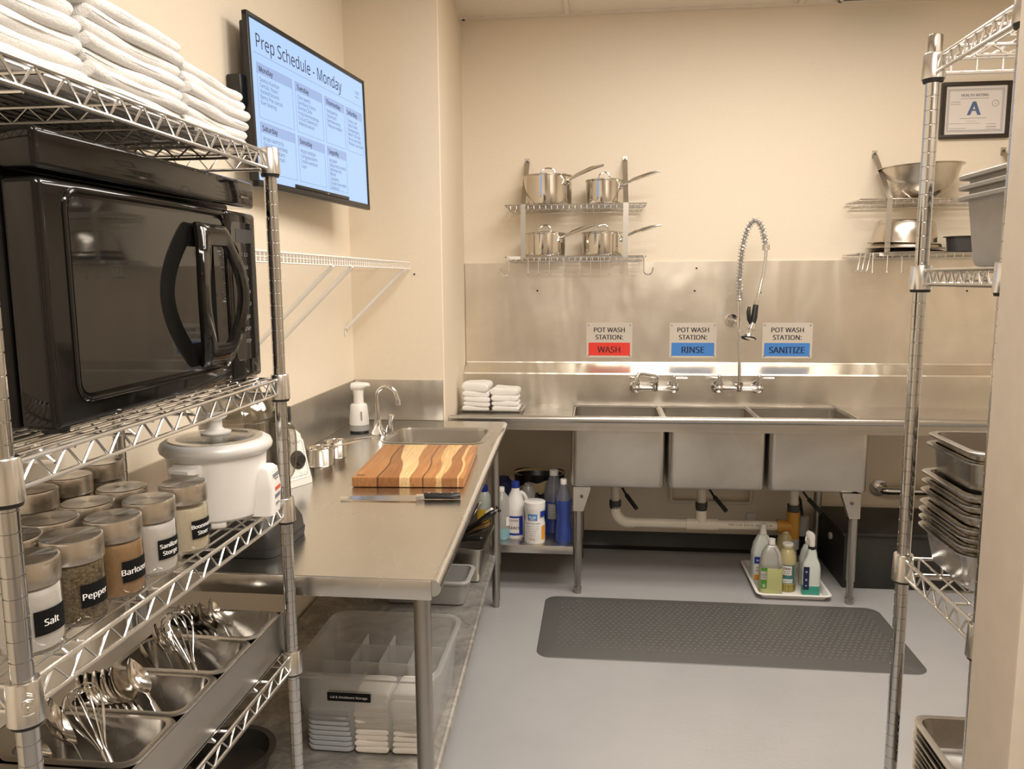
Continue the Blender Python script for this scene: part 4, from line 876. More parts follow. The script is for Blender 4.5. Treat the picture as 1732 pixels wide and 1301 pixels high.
jug(1.045, 3.945, -.12, 'pale bottle with grey label behind the teal spray bottle', None, 0, (.016, .016), 'white', [('f', -.036, -.004, .04, .125, 'greyp', [('Mist', .012, -.02, .105, 'inkwhite'), ('12x', .012, -.02, .08, 'inkwhite')])], 'mistliq', .225, .08, .06)
t = thing('spray_bottle', 'trigger spray bottle with teal liquid at the front right of tray', 'spray bottle', (1.035, 3.835, zf), -.08)
def R(w_, d_, z, x=0): return rrect(x, 0, w_, d_, min(w_, d_) * .3, z, 4)
MB().loft([R(.080, .055, 0), R(.084, .058, .006), R(.084, .058, .135), R(.074, .052, .16), R(.044, .040, .195), R(.034, .034, .225), R(.032, .032, .23)]).build('body', 'mistliq', t)
MB().loft([R(.0835, .0575, .001), R(.0848, .0588, .006), R(.0848, .0588, .048), R(.084, .058, .0485)]).build('liquid', 'tealliq', t)
MB().cyl((0, 0, .228), (0, 0, .242), .0185, 16).build('collar', 'black', t)
s = MB(); s.loft([[(x + a * math.cos(q), .011 * math.sin(q), z) for q in (2 * PI * k / 14 for k in range(14))] for x, z, a in ((0, .240, .014), (-.001, .268, .014), (-.006, .285, .020), (-.010, .300, .022), (-.014, .312, .016), (-.018, .317, .006))]); s.build('spray_head', 'white', t)
MB().tube(smooth_path([(-.018, 0, .300), (-.028, 0, .285), (-.030, 0, .268)], 4), .005, 8).build('trigger', 'white', t)
l = MB(); l.box(-.040, -.0300, .03, -.012, -.0285, .145, 0); l.build('label', 'navy', t)
MB().text('ili', .014, (-.026, -.0305, .12), (0, 0, 1), (-1, 0, 0)).text('lili', .012, (-.026, -.0305, .08), (0, 0, 1), (-1, 0, 0)).text('il', .012, (-.026, -.0305, .05), (0, 0, 1), (-1, 0, 0)).build('lettering', 'inkwhite', t)

# ================================================================== anti-fatigue mat
t = thing('kitchen_mat', 'long grey anti-fatigue mat with raised dots on the floor before the sink', 'mat', (.522, 3.375, 0))
MB().loft([rrect(0, 0, 1.555, .632, .06, .0008, 8), rrect(0, 0, 1.55, .627, .06, .003, 8), rrect(0, 0, 1.43, .52, .03, .014, 8), rrect(0, 0, 1.42, .51, .03, .0145, 8)]).build('bevelled_border', 'matedge', t, 25)
MB().loft([rrect(0, 0, 1.42, .51, .03, .0135, 8), rrect(0, 0, 1.41, .50, .03, .0155, 8)]).build('dimpled_top', 'matedge', t)
dm = MB()
for i in range(54):
    for j_ in range(19):
        x, y = -.689 + .026 * i + (.0 if j_ % 2 else .013), -.234 + .026 * j_; sg = 1 if (i + j_) % 2 else -1
        dm.add([(x - .0085, y - .0035 * sg, .0155), (x + .002 * sg, y - .004, .0155), (x + .0085, y + .0035 * sg, .0155), (x - .002 * sg, y + .004, .0155), (x, y, .0178)], [(0, 1, 4), (1, 2, 4), (2, 3, 4), (3, 0, 4)])
tag(dm.build('raised_dots', 'matedge', t, smooth=False), None, None, None, 'stuff')

# ================================================================== towels on the sink drainboard
t = MB().shell(0, 0, .315, .195, .02, 0, .014, .002, .006, .008, .003, 5, .004).build('steel_tray', 'steel'); t.location = (-.565, 4.09, .8586); tag(t, 'small steel tray holding folded towels on the left drainboard', 'tray')
def tray_stack(n, x, hs, lab, seed):
    z = .8616
    for k in range(n):
        h_ = hs[k]; o = towel(.140, .150, h_ * 1.08, seed + k, 'hand_towel', 'towel', .0016, seed); o.location = (x + rnd.uniform(-.004, .004), 4.085 + rnd.uniform(-.003, .003), z); o.rotation_euler = (0, 0, rnd.uniform(-.03, .03)); z += h_
        tag(o, lab(n - 1 - k), 'towel', 'hand towels on the steel tray')
tray_stack(5, -.645, [.026, .024, .026, .028, .044], lambda k: f'small white towel on the steel tray, taller left stack, {ORD[k]}', 300)
tray_stack(4, -.490, [.027, .027, .028, .036], lambda k: f'small white towel on the steel tray, lower right stack, {ORD[k]}', 320)

# ================================================================== wall-mounted television
V = thing('wall_television', 'black framed television on the left wall showing a weekly prep schedule', 'television', (-1.038, 2.883, 2.108), PI / 2 - .104)
V.rotation_euler = (-.02, 0, PI / 2 - .104)
hw, hh = .456, .2645
MB().box(-hw + .02, .004, -hh + .02, hw - .02, .036, hh - .02, .008).build('back_shell', 'black', V)
b = MB(); e = .016
b.box(-hw, -.006, hh - e, hw, .012, hh, .003); b.box(-hw, -.006, -hh, hw, .012, -hh + e * 1.4, .003); b.box(-hw, -.006, -hh, -hw + e, .012, hh, .003); b.box(hw - e, -.006, -hh, hw, .012, hh, .003)
b.box(-.20, -.008, -hh + e * 1.4, .24, .0, -hh + e * 1.4 + .012, .002); bo = b.build('bezel', 'black', V)
MB().text('oooo', .007, (.05, -.0085, -hh + .028), (1, 0, 0), (0, 0, 1)).build('brand_mark', 'inkwhite', bo)
sc = MB().box(-hw + e, -.002, -hh + e * 1.4, hw - e, .004, hh - e).build('screen', 'screen', V)
sw, sh = 2 * (hw - e), 2 * hh - e * 2.4; sx0 = -hw + e; sz1 = hh - e
def SU(u): return sx0 + u * sw
def SV(v_): return sz1 - v_ * sh
m = MB(); m.text('Prep Schedule - Monday', .062, (SU(.035), -.0026, SV(.115)), (1, 0, 0), (0, 0, 1), 'LEFT', sx=.95); m.build('title', 'ink', sc)
rule = MB(); panels = []
rule.box(SU(.02), -.0028, SV(.202), SU(.985), -.0022, SV(.199))
cols = [(.035, .295), (.32, .555), (.58, .775), (.795, .975)]
days = [[('Monday', ['Savory Kunitoe', 'Centas, Yourn', 'Autaod bourto', 'Bems Pne oarsos', 'Ever boersg']), ('Tuesday', ['Chercwartic', 'Spritdurg Tomm', 'Sonotes 20m', 'Frog herernesdrup', 'Circust Daereturn', 'Askesid woost']), ('Thomsnday', ['Vadspartho', 'Ceturnach', 'Seretuerverny', 'Thebure medsit']), ('Saturday', ['Cooop, ced', 'Setou thern', 'Stootpergerry', 'Retort thar dat', 'Struy rop motti', 'Shouer uve ecord'])],
        [('Saturday', ['Acopo aotntcrty', 'Gouuors oantndep', 'Snisto themtarts', 'Counas cnortact']), ('Sonoday', ['Acpip osstopo', 'Coriguburotern', 'Cmsch wostunt', 'Coor']), ('Sogndty', ['Aty plotr', 'Swyuronts coosto', 'Setmtournot', 'Wbcet', 'Contatny', 'Corpet cow vodot', 'Sovornot'])]]
for r_, (v0, v1) in enumerate(((.255, .60), (.625, .945))):
    for c_, (dn, items) in enumerate(days[r_]):
        u0, u1 = cols[c_]; vv1 = v1; hdr, head, body, edge = MB(), MB(), MB(), MB(); panels.append((hdr, edge, head, body))
        hdr.box(SU(u0), -.0026, SV(v0 + .068), SU(u1), -.0022, SV(v0))
        for q in ((u0, v0, u0, vv1), (u1, v0, u1, vv1)): edge.box(SU(q[0]) - .0007, -.0028, SV(q[3]), SU(q[0]) + .0007, -.0024, SV(q[1]))
        edge.box(SU(u0), -.0028, SV(vv1) - .0007, SU(u1), -.0024, SV(vv1) + .0007)
        head.text(dn, .024, (SU(u0 + .012), -.0030, SV(v0 + .036)), (1, 0, 0), (0, 0, 1), 'LEFT', bold=.0004)
        for k, it in enumerate(items): body.text(it, .0185, (SU(u0 + .014), -.0028, SV(v0 + .10 + .036 * k * (1.0 if len(items) < 7 else .95))), (1, 0, 0), (0, 0, 1), 'LEFT')
rule.build('title_rule', 'screenline', sc)
for hdr, edge, head, body in panels: hdr.build('day_header', 'screenhdr', sc); edge.build('day_outline', 'screenline', sc); head.build('day_name', 'ink', sc); body.build('task_list', 'inkgrey', sc)
m = MB(); m.text('12:00', .018, (SU(.93), -.0028, SV(.10)), (1, 0, 0), (0, 0, 1)); m.text('Week 24', .011, (SU(.93), -.0028, SV(.135)), (1, 0, 0), (0, 0, 1)); m.build('clock_text', 'inkgrey', sc)
mo = MB(); mo.box(-.12, .03, -.10, .12, .05, .10, .004)
mo.build('mount_plate', 'darksteel', V)
am = MB(); am.tube([(0, .05, 0), (-.10, .070, 0), (-.18, .098, 0)], .014, 8); am.box(-.30, .088, -.11, -.12, .108, .11, .004); am.build('mount_arm', 'black', V)
MB().box(-.474, .020, -.015, -.36, .066, .075, .004).build('cable_box', 'black', V)

# ================================================================== white wire shelf on the left wall
L = thing('wall_wire_shelf', 'white coated wire shelf with diagonal braces on the left wall below the television', 'shelf', (-1.0, 2.7, 1.61))
ya, yb, xf, xw, zw = 1.86, 3.578, -.872, -1.155, 1.615
s = W(L)
for z in (zw + .010, zw - .018): s.tube([(xf, ya, z), (xf, yb, z)], .0028, 6)
s.tube([(xw + .003, ya, zw + .006), (xw + .003, yb, zw + .006)], .0028, 6); s.tube([(-1.01, ya, zw + .006), (-1.01, yb, zw + .006)], .0028, 6)
n = 68
for k in range(n + 1):
    y = ya + .004 + (yb - ya - .008) * k / n; s.tube([(xf, y, zw - .018), (xf, y, zw + .0125), (xw + .004, y, zw + .0085)], .0019, 5)
s.build('wire_deck', 'whitewire', L)
for y in (3.474, 2.72, 2.517):
    b = W(L)
    b.tube([(xf, y, zw - .018), (xw + .006, y, 1.330)], .0085, 10)
    b.box(xw - .001, y - .009, 1.296, xw + .003, y + .009, 1.336, .001); b.cyl((xw + .002, y, 1.312), (xw + .005, y, 1.312), .004, 8); b.build('brace', 'whitewire', L)
o = MB().cyl((0, 0, 0), (0, -.003, 0), .004, 8).build('wall_screw', 'black'); o.location = (-.855, 3.590, 1.573); tag(o, 'lone dark screw in the pillar under the end of the wire shelf', 'screw')
# ================================================================== chrome wire shelving units
def post_mesh(root, x, y, z0, z1, cap=True):
    pr = [(0, z0), (.0125, z0)]; z = z0 + .0254
    while z < z1 - .012:
        pr += [(.0127, z - .0011), (.0116, z - .0006), (.0116, z + .0006), (.0127, z + .0011)]; z += .0254
    pr += [(.0127, z1 - .002), (.0115, z1), (0, z1)]
    W(root).lathe(pr, 20, (x, y, 0)).build('post', 'postm', root, 50)
def truss(s, p, q, z0, z1, pitch, r=.0022):
    p, q = Vector(p), Vector(q); L = (q - p).length; n = max(2, int(L / pitch)); pts = []
    for k in range(2 * n + 1):
        c = p.lerp(q, k / (2 * n)); pts.append((c.x, c.y, z1 if k % 2 else z0))
    s.tube(pts, r, 6)
def wire_shelf(root, x0, x1, y0, y1, zr, hgt, pitch, bars, emblem=False, ladder=False, dens=.022):
    zb = zr - hgt; s = W(root); ins = .006
    for y in (y0, y1):
        s.tube([(x0, y, zr), (x1, y, zr)], .0034, 8); s.tube([(x0, y, zb), (x1, y, zb)], .0034, 8)
        if ladder:
            k = x0 + .03
            while k < x1 - .02: s.tube([(k, y, zb), (k, y, zr)], .0022, 6); k += .045
        else: truss(s, (x0 + .02, y, 0), (x1 - .02, y, 0), zb, zr, pitch)
    for x in (x0, x1):
        s.tube([(x, y0, zr), (x, y1, zr)], .0036, 8); s.tube([(x, y0, zb), (x, y1, zb)], .0036, 8); truss(s, (x, y0 + .022, 0), (x, y1 - .022, 0), zb, zr, pitch)
    n = int((x1 - x0) / dens)
    for k in range(1, n): x = x0 + (x1 - x0) * k / n; s.tube([(x, y0, zr + .0012), (x, y1, zr + .0012)], .0021, 6)
    for f in bars:
        y = y0 + (y1 - y0) * f; s.tube([(x0, y, zr - .0035), (x1, y, zr - .0035)], .0028, 6); s.tube([(x0 + .03, y, zb + .006), (x1 - .03, y, zb + .006)], .0028, 6)
        truss(s, (x0 + .03, y, 0), (x1 - .03, y, 0), zb + .006, zr - .0035, .05)
    so = s.build('wire_shelf', 'satin', root)
    for x in (x0, x1):
        for y in (y0, y1):
            c = W(root); c.lathe([(.0132, zb - .010), (.0205, zb - .010), (.0188, zr + .008), (.0175, zr + .010), (.0132, zr + .010)], 24, (x, y, 0))
            if emblem and x == x1 and y == y0:
                # embossed crest facing the aisle
                az = -.75; zc = (zr + zb) / 2 + .002
                def ep(u, w_): a = az + u / .0198; return (x + .0200 * math.cos(a), y + .0200 * math.sin(a), zc + w_)
                for pts in ([(-.006, .004), (-.006, -.004), (0, -.010), (.006, -.004), (.006, .004), (0, .006)],): c.tube([ep(*p) for p in pts], .0007, 5, True)
                c.tube([ep(.0035 * math.cos(a), .0035 * math.sin(a)) for a in (PI * k / 6 for k in range(12))], .0006, 5, True)
                for w_ in (.0085, .011): c.tube([ep(-.005, w_), ep(0, w_ + .003), ep(.005, w_)], .0006, 5)
                c.tube([ep(-.006, -.0125), ep(0, -.0135), ep(.006, -.0125)], .0007, 5)
            co = c.build('collar', 'satin', so)
            r = W(root); r.lathe([(.0128, zb - .0155), (.0172, zb - .0155), (.0185, zb - .010), (.0128, zb - .010)], 20, (x, y, 0)); r.build('collar_sleeve', 'rubber', so)
XF, XBK, YN, YF = -.663, -1.030, .790, 1.560
U = thing('wire_shelving', 'chrome wire shelving at left carrying the microwave, towels and jars', 'shelving', ((XF + XBK) / 2, (YN + YF) / 2, 0))
for x in (XF, XBK):
    for y in (YN, YF): post_mesh(U, x, y, 0, 1.812)
Z1, Z2, Z3, Z4 = 1.802, 1.346, 1.083, .740
for z, e in ((Z1, 0), (Z2, 0), (Z3, 1), (Z4, 0)): wire_shelf(U, XBK, XF, YN, YF, z, .031, .052, (.16, .39, .62, .85), emblem=bool(e))

# towels on the top shelf
def big_stack(n, y0, y1, h_, where, seed):
    for k in range(n):
        o = towel(.335, y1 - y0, h_ * 1.16, seed + k, 'bath_towel', 'towel', .0017, seed)
        # long side runs front to back
        o.location = (-.858 + rnd.uniform(-.006, .004), (y0 + y1) / 2 + rnd.uniform(-.004, .004), Z1 + .0036 + h_ * k); o.rotation_euler = (0, 0, rnd.uniform(-.012, .012))
        tag(o, f'thick folded white towel on the top shelf, {where} stack, {ORD[n - 1 - k]}', 'towel', f'towels in the {where} stack on the top shelf')
big_stack(7, .775, 1.030, .0225, 'nearest left', 400)
big_stack(7, 1.040, 1.288, .0190, 'middle', 420)
big_stack(6, 1.300, 1.530, .0180, 'far right', 440)

# microwave
MW = thing('microwave', 'glossy black microwave oven with curved handle on the wire shelf', 'microwave', (-.875, 1.23, Z2 + .0035))
x0, x1, y0, y1, z0, z1 = -1.05, -.692, .925, 1.542, Z2 + .014, 1.742
W(MW).box(x0, y0, z0, x1 - .055, y1, z1, .004).build('casing', 'casing', MW)
W(MW).box(x1 - .054, y0 - .002, 1.690, x1, y1 + .002, z1 + .001, .008, 3).build('vent_panel', 'gloss', MW)
yd = 1.418
dr = W(MW); dr.box(x1 - .054, y0 - .002, z0 - .002, x1, yd, 1.681, .010, 3); do = dr.build('door', 'gloss', MW)
wn = W(MW); wn.loft([[(xx, p[0], p[1]) for p in rrect((.975 + yd - .018) / 2, 1.530, yd - .018 - .975, .262, .018, 0, 5)] for xx in (x1 - .001, x1 + .0012)]); wo = wn.build('window', 'mwin', do)
wr = W(MW); fr = [(x1 + .001, p[0], p[1]) for p in rrect((.968 + yd - .010) / 2, 1.530, yd - .010 - .968, .280, .026, 0, 6)]; wr.tube(fr, .0034, 8, True); wr.build('window_trim', 'gloss', do)
cp = W(MW); cp.box(x1 - .054, yd + .002, z0 - .002, x1, y1 + .002, 1.681, .008, 3); co = cp.build('control_panel', 'gloss', MW)
d = W(MW); d.loft([[(xx, p[0], p[1]) for p in rrect(1.483, 1.528, .100, .265, .014, 0, 4)] for xx in (x1 - .001, x1 + .001)]); d.build('panel_inset', 'mwin', co)
W(MW).box(x1 + .0005, 1.452, 1.622, x1 + .0016, 1.520, 1.648).build('display', 'dgrey', co)
tx = W(MW)
for k, s in enumerate(('1  2  3', '4  5  6', '7  8  9', '0  CLOCK', 'DEFROST', 'COOK', 'START', 'STOP')):
    tx.text(s, .0098, (x1 + .0018, 1.484, 1.600 - .024 * k), (0, 1, 0), (0, 0, 1))
tx.build('key_lettering', 'inkfaint', co)
W(MW).box(x1 + .0008, 1.482, 1.708, x1 + .0016, 1.515, 1.712, 0).build('brand_badge', 'satin', MW)
# eye shaped bow handle
hd = W(MW); yc, zc = 1.330, 1.525
def lens(xe_, xm_, b_):
    pts = [(-xe_ + 2 * xe_ * k / 6, b_) for k in range(7)]
    pts += [(xe_ + (xm_ - xe_) * math.cos(PI / 2 * z / b_), z) for z in (b_ * (1 - k / 10) for k in range(1, 20))]
    pts += [(xe_ - 2 * xe_ * k / 6, -b_) for k in range(7)]
    return pts + [(-xe_ - (xm_ - xe_) * math.cos(PI / 2 * z / b_), z) for z in (-b_ * (1 - k / 10) for k in range(1, 20))]
rings = []
for xe_, xm_, b_, o in ((.046, .083, .122, .0), (.048, .086, .124, .008), (.045, .083, .120, .014), (.036, .070, .100, .015), (.028, .060, .086, .012), (.027, .058, .084, .002)):
    rings.append([(x1 + .0012 + o + .026 * max(0, math.cos(z / .128 * PI / 2)) ** .7, yc + y, zc + z) for y, z in lens(xe_, xm_, b_)])
hd.loft(rings, False, False, True); hd.build('handle', 'gloss', do, 50)
for x in (x0 + .04, x1 - .035):
    for y in (y0 + .04, y1 - .04): W(MW).lathe([(0, Z2 + .0034), (.016, Z2 + .0034), (.018, Z2 + .008), (.020, z0 - .001), (0, z0)], 16, (x, y, 0)).build('foot', 'rubber', MW)

# jars
def jar(x, y, fill, fm, label, txt=None, az=-.20, level=.083):
    t = thing('storage_jar', label, 'jar', (x, y, Z3 + .0035))
    R_ = .0385
    MB().lathe([(0, 0), (R_ * .86, 0), (R_ * .97, .003), (R_, .010), (R_, .075), (R_ * .965, .084), (R_ * .92, .088), (R_ * .92, .094), (0, .094)], 36).build('glass_body', 'glass', t)
    MB().lathe([(0, .0055), (R_ * .88, .0055), (R_ * .938, .012), (R_ * .938, level - .004), (R_ * .92, level), (R_ * .5, level + .0015), (0, level + .001)], 32).build('contents', fm, t)
    MB().lathe([(R_ * .90, .087), (R_ * 1.015, .087), (R_ * 1.02, .089), (R_ * 1.02, .116), (R_ * 1.0, .1185), (R_ * .96, .1195), (0, .1195)], 40).build('lid', 'lid', t, 30)
    if txt:
        n, hw, z0, z1 = 14, .60, .026, .058; rr = R_ + .0005; v_ = []
        for z in (z0, z1):
            for i in range(n + 1): a = az + hw * (2 * i / n - 1); v_.append((rr * math.cos(a), rr * math.sin(a), z))
        lb = MB(); lb.add(v_, [(i, i + 1, n + 2 + i, n + 1 + i) for i in range(n)]); lo = lb.build('label', 'labelblk', t)
        m = MB(); ls = txt.split('\n')
        for k, s in enumerate(ls): m.text(s, .0125 if len(ls) == 1 else .0100, (0, 0, .042 + (len(ls) - 1) * .0058 - .0116 * k), (1, 0, 0), (0, 0, 1), bold=.0003, bend=(R_ + .0010, az - .06))
        m.build('label_text', 'inkwhite', lo)
    return t
xa = -.716
jar(xa - .004, .880, 1, 'salt', 'glass jar of white salt with black label reading Salt', 'Salt')
jar(xa - .002, .966, 1, 'pepper', 'glass jar of ground pepper with black label reading Pepper', 'Pepper', level=.084)
jar(xa, 1.056, 1, 'tanp', 'glass jar of tan powder with a one line black label', 'Barlozer')
jar(xa, 1.150, 1, 'salt', 'glass jar of white powder with two line black label in front row', 'Sanilizer\nStorge')
jar(xa + .002, 1.250, 1, 'creamp', 'glass jar of cream powder, front row nearest the rice cooker', 'Boonmais\nStoer', level=.078)
jar(-.800, .955, 1, 'creamp', 'unlabelled jar in the middle row directly behind the salt jar')
jar(-.802, 1.036, 1, 'greyp2', 'unlabelled jar in the middle row behind the pepper jar')
jar(-.802, 1.122, 1, 'salt', 'unlabelled jar in the middle row behind the tan powder jar')
jar(-.802, 1.212, 1, 'creamp', 'unlabelled jar in the middle row with shadowed lid behind the white powder')
jar(-.945, 1.185, 1, 'greyp2', 'back row jar of grey grain nearest the front shelf post')
jar(-.948, 1.280, 1, 'brownp', 'back row jar of dark brown powder')
jar(-.958, 1.388, 1, 'greyp2', 'back row jar of pale grain beside the rear shelf post')

# rice cooker
RC = thing('rice_cooker', 'white rice cooker with glass lid on the wire shelf behind the jars', 'rice cooker', (-.742, 1.430, Z3 + .0035))
MB().lathe([(0, .010), (.074, .010), (.082, .016), (.0855, .03), (.093, .136), (0, .137)], 48).build('body', 'white', RC)
MB().lathe([(.088, .132), (.097, .134), (.1035, .140), (.105, .147), (.102, .155), (.094, .160), (.086, .160), (.085, .154), (.084, .136)], 48).build('rim', 'satinrim', RC)
g = MB().lathe([(.0845, .158), (.080, .161), (.06, .166), (.03, .170), (0, .171), (0, .169), (.03, .168), (.06, .164), (.080, .159)], 40).build('glass_lid', 'glass', RC)
MB().lathe([(.083, .156), (.0875, .158), (.0875, .1625), (.083, .1625)], 40).build('lid_ring', 'satin', g)
MB().lathe([(0, .168), (.028, .170), (.029, .173), (.016, .177), (.0125, .182), (.0125, .196), (.021, .200), (.023, .204), (.020, .208), (0, .210)], 28).build('knob', 'white', g)
MB().lathe([(0, .10), (.082, .10), (.0825, .103), (0, .104)], 32).build('inner_pot', 'offwhite', RC)
h = MB(); a = -1.72
for sgn in (1,):
    dx, dy = math.cos(a), math.sin(a); R3 = Matrix.Rotation(a, 4, 'Z'); h.T = R3
    h.box(.084, -.030, .104, .096, .030, .128, .004); h.loft([[(xx, yy, zz) for yy, zz in ((-w_, z0_), (w_, z0_), (w_, z1_), (-w_, z1_))] for xx, w_, z0_, z1_ in ((.088, .029, .112, .124), (.108, .026, .113, .123), (.116, .020, .115, .121))])
h.build('side_handle', 'white', RC)
h = MB(Matrix.Rotation(a + PI, 4, 'Z')); h.box(.084, -.030, .104, .114, .030, .126, .006); h.build('side_handle', 'white', RC)
cb = MB(Matrix.Rotation(.12, 4, 'Z')); cb.loft([rrect(.090, 0, .042, .062, .008, .010, 3), rrect(.094, 0, .042, .060, .008, .06, 3), rrect(.0955, 0, .030, .052, .008, .098, 3), rrect(.094, 0, .02, .045, .008, .104, 3)]); cbo = cb.build('control_box', 'white', RC)
lb = MB(Matrix.Rotation(.12, 4, 'Z'))
for z, w_ in ((.088, .018), (.084, .018), (.079, .010), (.048, .016), (.044, .016), (.030, .008)): lb.box(.1098, -w_, z, .1160 - max(0, (z - .06)) * .09, w_, z + .0012)
lb.build('printing', 'inkgrey', cbo)
MB(Matrix.Rotation(.12, 4, 'Z')).box(.112, -.016, .058, .1162, .016, .064).build('red_marker', 'redlabel', cbo)
for q in (-1.15, .9, 3.0): MB(Matrix.Rotation(q, 4, 'Z')).box(.055, -.014, .0, .078, .014, .014, .004).build('foot', 'offwhite', RC)

# pans and tools on the lower shelf
zb, zt_ = Z4 + .0035, .836
H = thing('pan_holder', 'long stainless holder box on the wire shelf holding four small steel pans', 'holder', (-.82, 1.27, zb))
hb = W(H); X0, X1, Y0, Y1 = -.965, -.684, .90, 1.572
hb.box(X1 - .002, Y0, zb, X1, Y1, zt_ - .006); hb.box(X0, Y0, zb, X0 + .002, Y1, zt_ - .006); hb.box(X0, Y0, zb, X1, Y0 + .002, zt_ - .006); hb.box(X0, Y1 - .002, zb, X1, Y1, zt_ - .006); hb.box(X0, Y0, zb, X1, Y1, zb + .002)
hb.box(X0, 1.0 - .095, zt_ - .008, X1, 1.006, zt_ - .006); hb.box(X0, Y0, zt_ - .008, -.912, Y1, zt_ - .006)
hb.tube([(X1 - .001, Y0, zt_ - .006), (X1 - .001, Y1, zt_ - .006)], .0022, 6)
hb.build('box', 'holder', H)
PY = [1.008 + .1395 * k for k in range(5)]
nm = ['nearest the front post', 'second from the front', 'third from the front', 'farthest back']
for k in range(4):
    yc = (PY[k] + PY[k + 1]) / 2
    p = MB().shell(0, 0, .206, .118, .022, 0, .088, .0015, .014, .010, .005, 5, .012).build('small_steel_pan', 'pan')
    p.location = (-.7965, yc, zt_ - .0895); tag(p, f'small steel pan in the holder, {nm[k]}', 'food pan', 'pans in the holder')
def frame(a, b, roll=0.0):
    a, b = Vector(a), Vector(b); z = (b - a).normalized(); x = Vector((1, 0, 0)); x = (x - z * x.dot(z)).normalized(); y = z.cross(x)
    Mx = Matrix(((x.x, y.x, z.x, a.x), (x.y, y.y, z.y, a.y), (x.z, y.z, z.z, a.z), (0, 0, 0, 1))); return Mx @ Matrix.Rotation(roll, 4, 'Z'), (b - a).length
def spoon_bm(L, bw, bl, depth):
    s = MB(); rings = []; n = 14
    # handle along +z, bowl at the far end; concave side faces +x
    def ring(z, w_, xo, cup):
        out = []
        for k in range(n):
            a = 2 * PI * k / n; yy = w_ * math.cos(a); th = .0009 if w_ > .006 else .0013
            out.append((xo - cup * (1 - (yy / max(w_, 1e-6)) ** 2) + th * math.sin(a), yy, z))
        return out
    for z, w_ in ((0, .003), (.004, .0075), (.02, .0085), (L * .35, .006), (L - bl - .02, .0042), (L - bl, .0040)): rings.append(ring(z, w_, .0, .0005))
    for k in range(1, 12):
        f = k / 12; w_ = bw * math.sin(PI * f ** .78) ** .62; rings.append(ring(L - bl + bl * f, max(w_, .004), -.001 + .004 * f, depth * math.sin(PI * f) + .0004))
    rings.append(ring(L, .0015, .004, 0)); s.loft(rings); return s
def tool(name, label, cat, a, b, roll, builder, grp=None, m='spoon'):
    Mx, L = frame(a, b, roll); t = thing(name, label, cat, a, 0, grp); t.matrix_world = Mx; builder(t, L); return t
def mk_spoon(bw, bl, dp):
    def f(t, L):
        bm_ = spoon_bm(L, bw, bl, dp); bm_.build('spoon_body', 'spoon', t, 50)
    return f
def spoon(a, b, roll, label, bw=.022, bl=.062, dp=.009, grp=None, name='serving_spoon'):
    Mx, L = frame(a, b, roll); o = spoon_bm(L, bw, bl, dp).build(name, 'spoon', None, 50); o.matrix_world = Mx; tag(o, label, 'spoon', grp); return o
def mk_whisk(t, L):
    h = MB(); hl = L * .36; h.tube([(0, 0, 0), (0, 0, .004), (0, 0, hl * .8), (0, 0, hl)], [.006, .0078, .0078, .0066], 14); h.build('handle', 'spoon', t)
    w_ = MB(); bl = L - hl; R_ = .031
    for k in range(5):
        a = PI * k / 5; c, s = math.cos(a), math.sin(a); sc = 1 - .06 * k
        prof = [(.0045, hl - .01), (.009, hl + bl * .12), (.019, hl + bl * .36), (R_ * .9, hl + bl * .60), (R_, hl + bl * .76), (R_ * .80, hl + bl * .92), (R_ * .35, hl + bl * .99), (0, hl + bl)]
        half = smooth_path([(r, 0, z) for r, z in prof], 4); pts = [(p[0] * c * sc, p[0] * s * sc, p[2] - .002 * k) for p in half] + [(-p[0] * c * sc, -p[0] * s * sc, p[2] - .002 * k) for p in reversed(half[:-1])]
        w_.tube(pts, .0013, 6)
    w_.build('wire_loops', 'chrome', t)
tool('whisk', 'steel balloon whisk leaning in the nearest small pan', 'whisk', (-.742, 1.058, .768), (-.864, 1.142, .878), 0, mk_whisk)
tool('whisk', 'steel balloon whisk leaning in the third small pan', 'whisk', (-.742, 1.322, .775), (-.864, 1.440, .880), 0, mk_whisk)
spoon((-.768, 1.035, .800), (-.880, 1.095, .888), .2, 'large steel ladle spoon beside the whisk in the nearest pan', .036, .096, .020, name='ladle')
spoon((-.790, 1.030, .785), (-.900, 1.060, .856), .2, 'steel spoon lying lowest behind the post in the nearest pan', .024, .070, .011)
g = 'nested spoons in the second pan'
spoon((-.752, 1.212, .778), (-.842, 1.253, .874), -.15, 'front steel spoon with bowl facing the aisle in the second pan', .0260, .072, .013)
for k in range(5):
    d = .0150 * (k + 1); spoon((-.765 - d, 1.210 + .002 * k, .774), (-.848 - d, 1.232 - .002 * k, .866 - .003 * k), -.25, f'nested steel spoon in the second pan, {["directly behind the front one", "third counting from the aisle", "fourth counting from the aisle", "fifth counting from the aisle", "last, deepest under the shelf"][k]}', .0260, .072, .013, g)
spoon((-.785, 1.292, .792), (-.890, 1.365, .846), .1, 'steel spoon lying flattest at left of the third pan', .024, .070, .011)
spoon((-.770, 1.310, .778), (-.893, 1.420, .860), 0, 'steel spoon standing between the flat spoon and whisk, third pan', .024, .070, .011)
def mk_tongs(t, L):
    for s in (-1, 1):
        b = MB(); b.loft([[(s * x - .0006, -w_, z), (s * x - .0006, w_, z), (s * x + .0006, w_, z), (s * x + .0006, -w_, z)] for x, w_, z in ((.004, .007, 0), (.010, .006, L * .4), (.012, .006, L * .75), (.009, .010, L * .86), (.003, .012, L))]); b.build('arm', 'spoon', t)
tool('tongs', 'short steel tongs beside the whisk in the third pan', 'tongs', (-.765, 1.335, .772), (-.872, 1.440, .862), .8, mk_tongs)
spoon((-.760, 1.505, .775), (-.848, 1.560, .858), -.15, 'front steel spoon with bowl facing the aisle in the farthest pan', .0260, .072, .013)
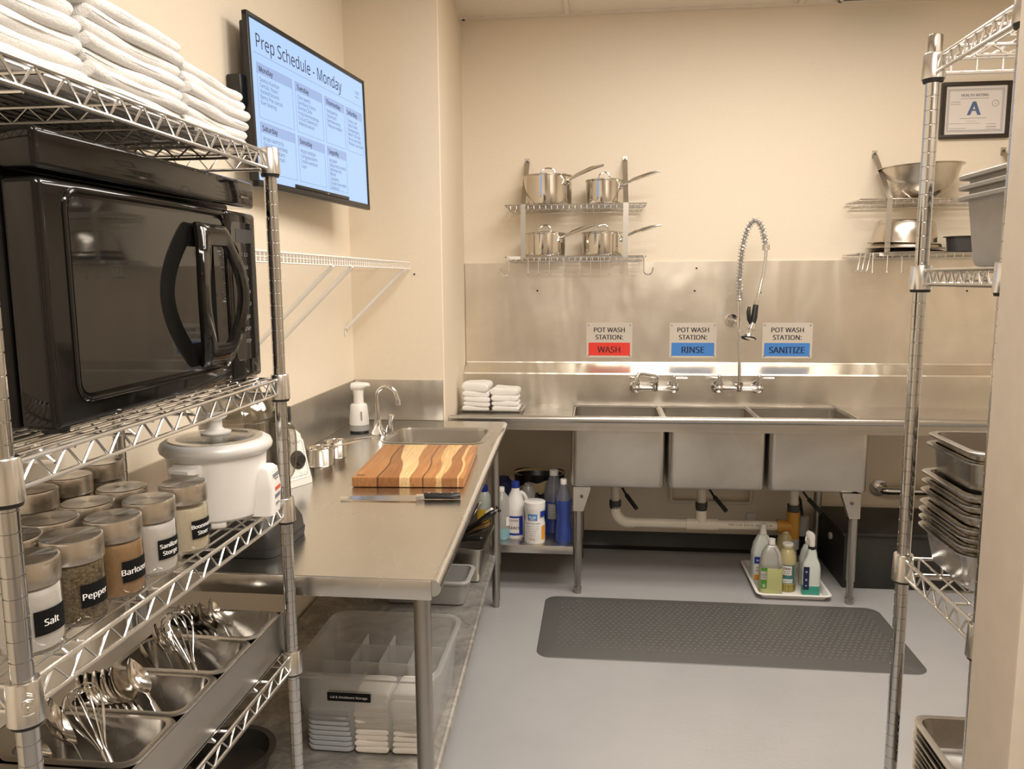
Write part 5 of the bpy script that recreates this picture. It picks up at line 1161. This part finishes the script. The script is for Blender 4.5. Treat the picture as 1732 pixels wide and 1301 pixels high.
for k in range(4):
    d = .0150 * (k + 1); spoon((-.768 - d, 1.500 + .002 * k, .774), (-.852 - d, 1.548 - .001 * k, .852 - .002 * k), -.25, f'nested steel spoon in the farthest pan, {["directly behind the front one", "third counting from the aisle", "fourth counting from the aisle", "last, deepest under the shelf"][k]}', .0260, .072, .013, 'nested spoons in the farthest pan')

# ------------------------------------------------------------------ right unit
RU = thing('wire_shelving', 'chrome wire shelving at right behind the doorway holding bins and steel pans', 'shelving', (1.1, 1.445, 0))
rx0, rx1, ry0, ry1 = .610, 1.50, 1.272, 1.600
for x in (rx0, rx1):
    for y in (ry0, ry1): post_mesh(RU, x, y, 0, 1.990)
for z, h_ in ((1.947, .026), (1.560, .026), (.986, .034), (.470, .032)): wire_shelf(RU, rx0, rx1, ry0, ry1, z, h_, .030 if z > 1.2 else .045, (.35, .7), False, True, .030)
for k in range(3):
    b = MB().shell(0, 0, .34, .20, .022, 0, .128, .003, .012, .014, .008, 5, .012).build('grey_bin', 'binp')
    b.location = (.828, 1.452, 1.564 + .0185 * k); tag(b, f'grey plastic food bin nested on the right shelving, {ORD[2 - k]}', 'bin', 'nested grey bins')
def pan_stack(n, x, y, w_, d_, z0, depth, step, lab, grp, first=0, extra=None):
    proto = None
    for k in range(n):
        if proto is None: proto = o = MB().shell(0, 0, w_, d_, .028, 0, depth, .0012, .012, .011, .004, 5, .012).build('steel_food_pan', 'pan')
        else: o = proto.copy(); COL.objects.link(o)
        o.location = (x + rnd.uniform(-.002, .002), y + rnd.uniform(-.002, .002), z0 + step * k + (extra[k] if extra else 0)); o.rotation_euler = (0, 0, rnd.uniform(-.01, .01)); tag(o, lab(n - 1 - k), 'food pan', grp)
pan_stack(7, .779, 1.500, .282, .198, .9895, .076, .0158, lambda k: f'steel food pan in the lower nested stack on right shelving, {ORD[k]}', 'lower nested pans on the middle shelf', extra=[0, 0, 0, 0, .008, .010, .012])
pan_stack(2, .780, 1.500, .272, .188, 1.108, .122, .0180, lambda k: f'deeper steel pan on top of the pan stack, {["upper of two", "lower of two"][k]}', 'two deeper pans on the stack')
pan_stack(9, .800, 1.505, .282, .205, .4735, .060, .0135, lambda k: f'steel pan in the stack on the bottom right shelf, {ORD[k]}', 'pans on the lowest visible shelf')
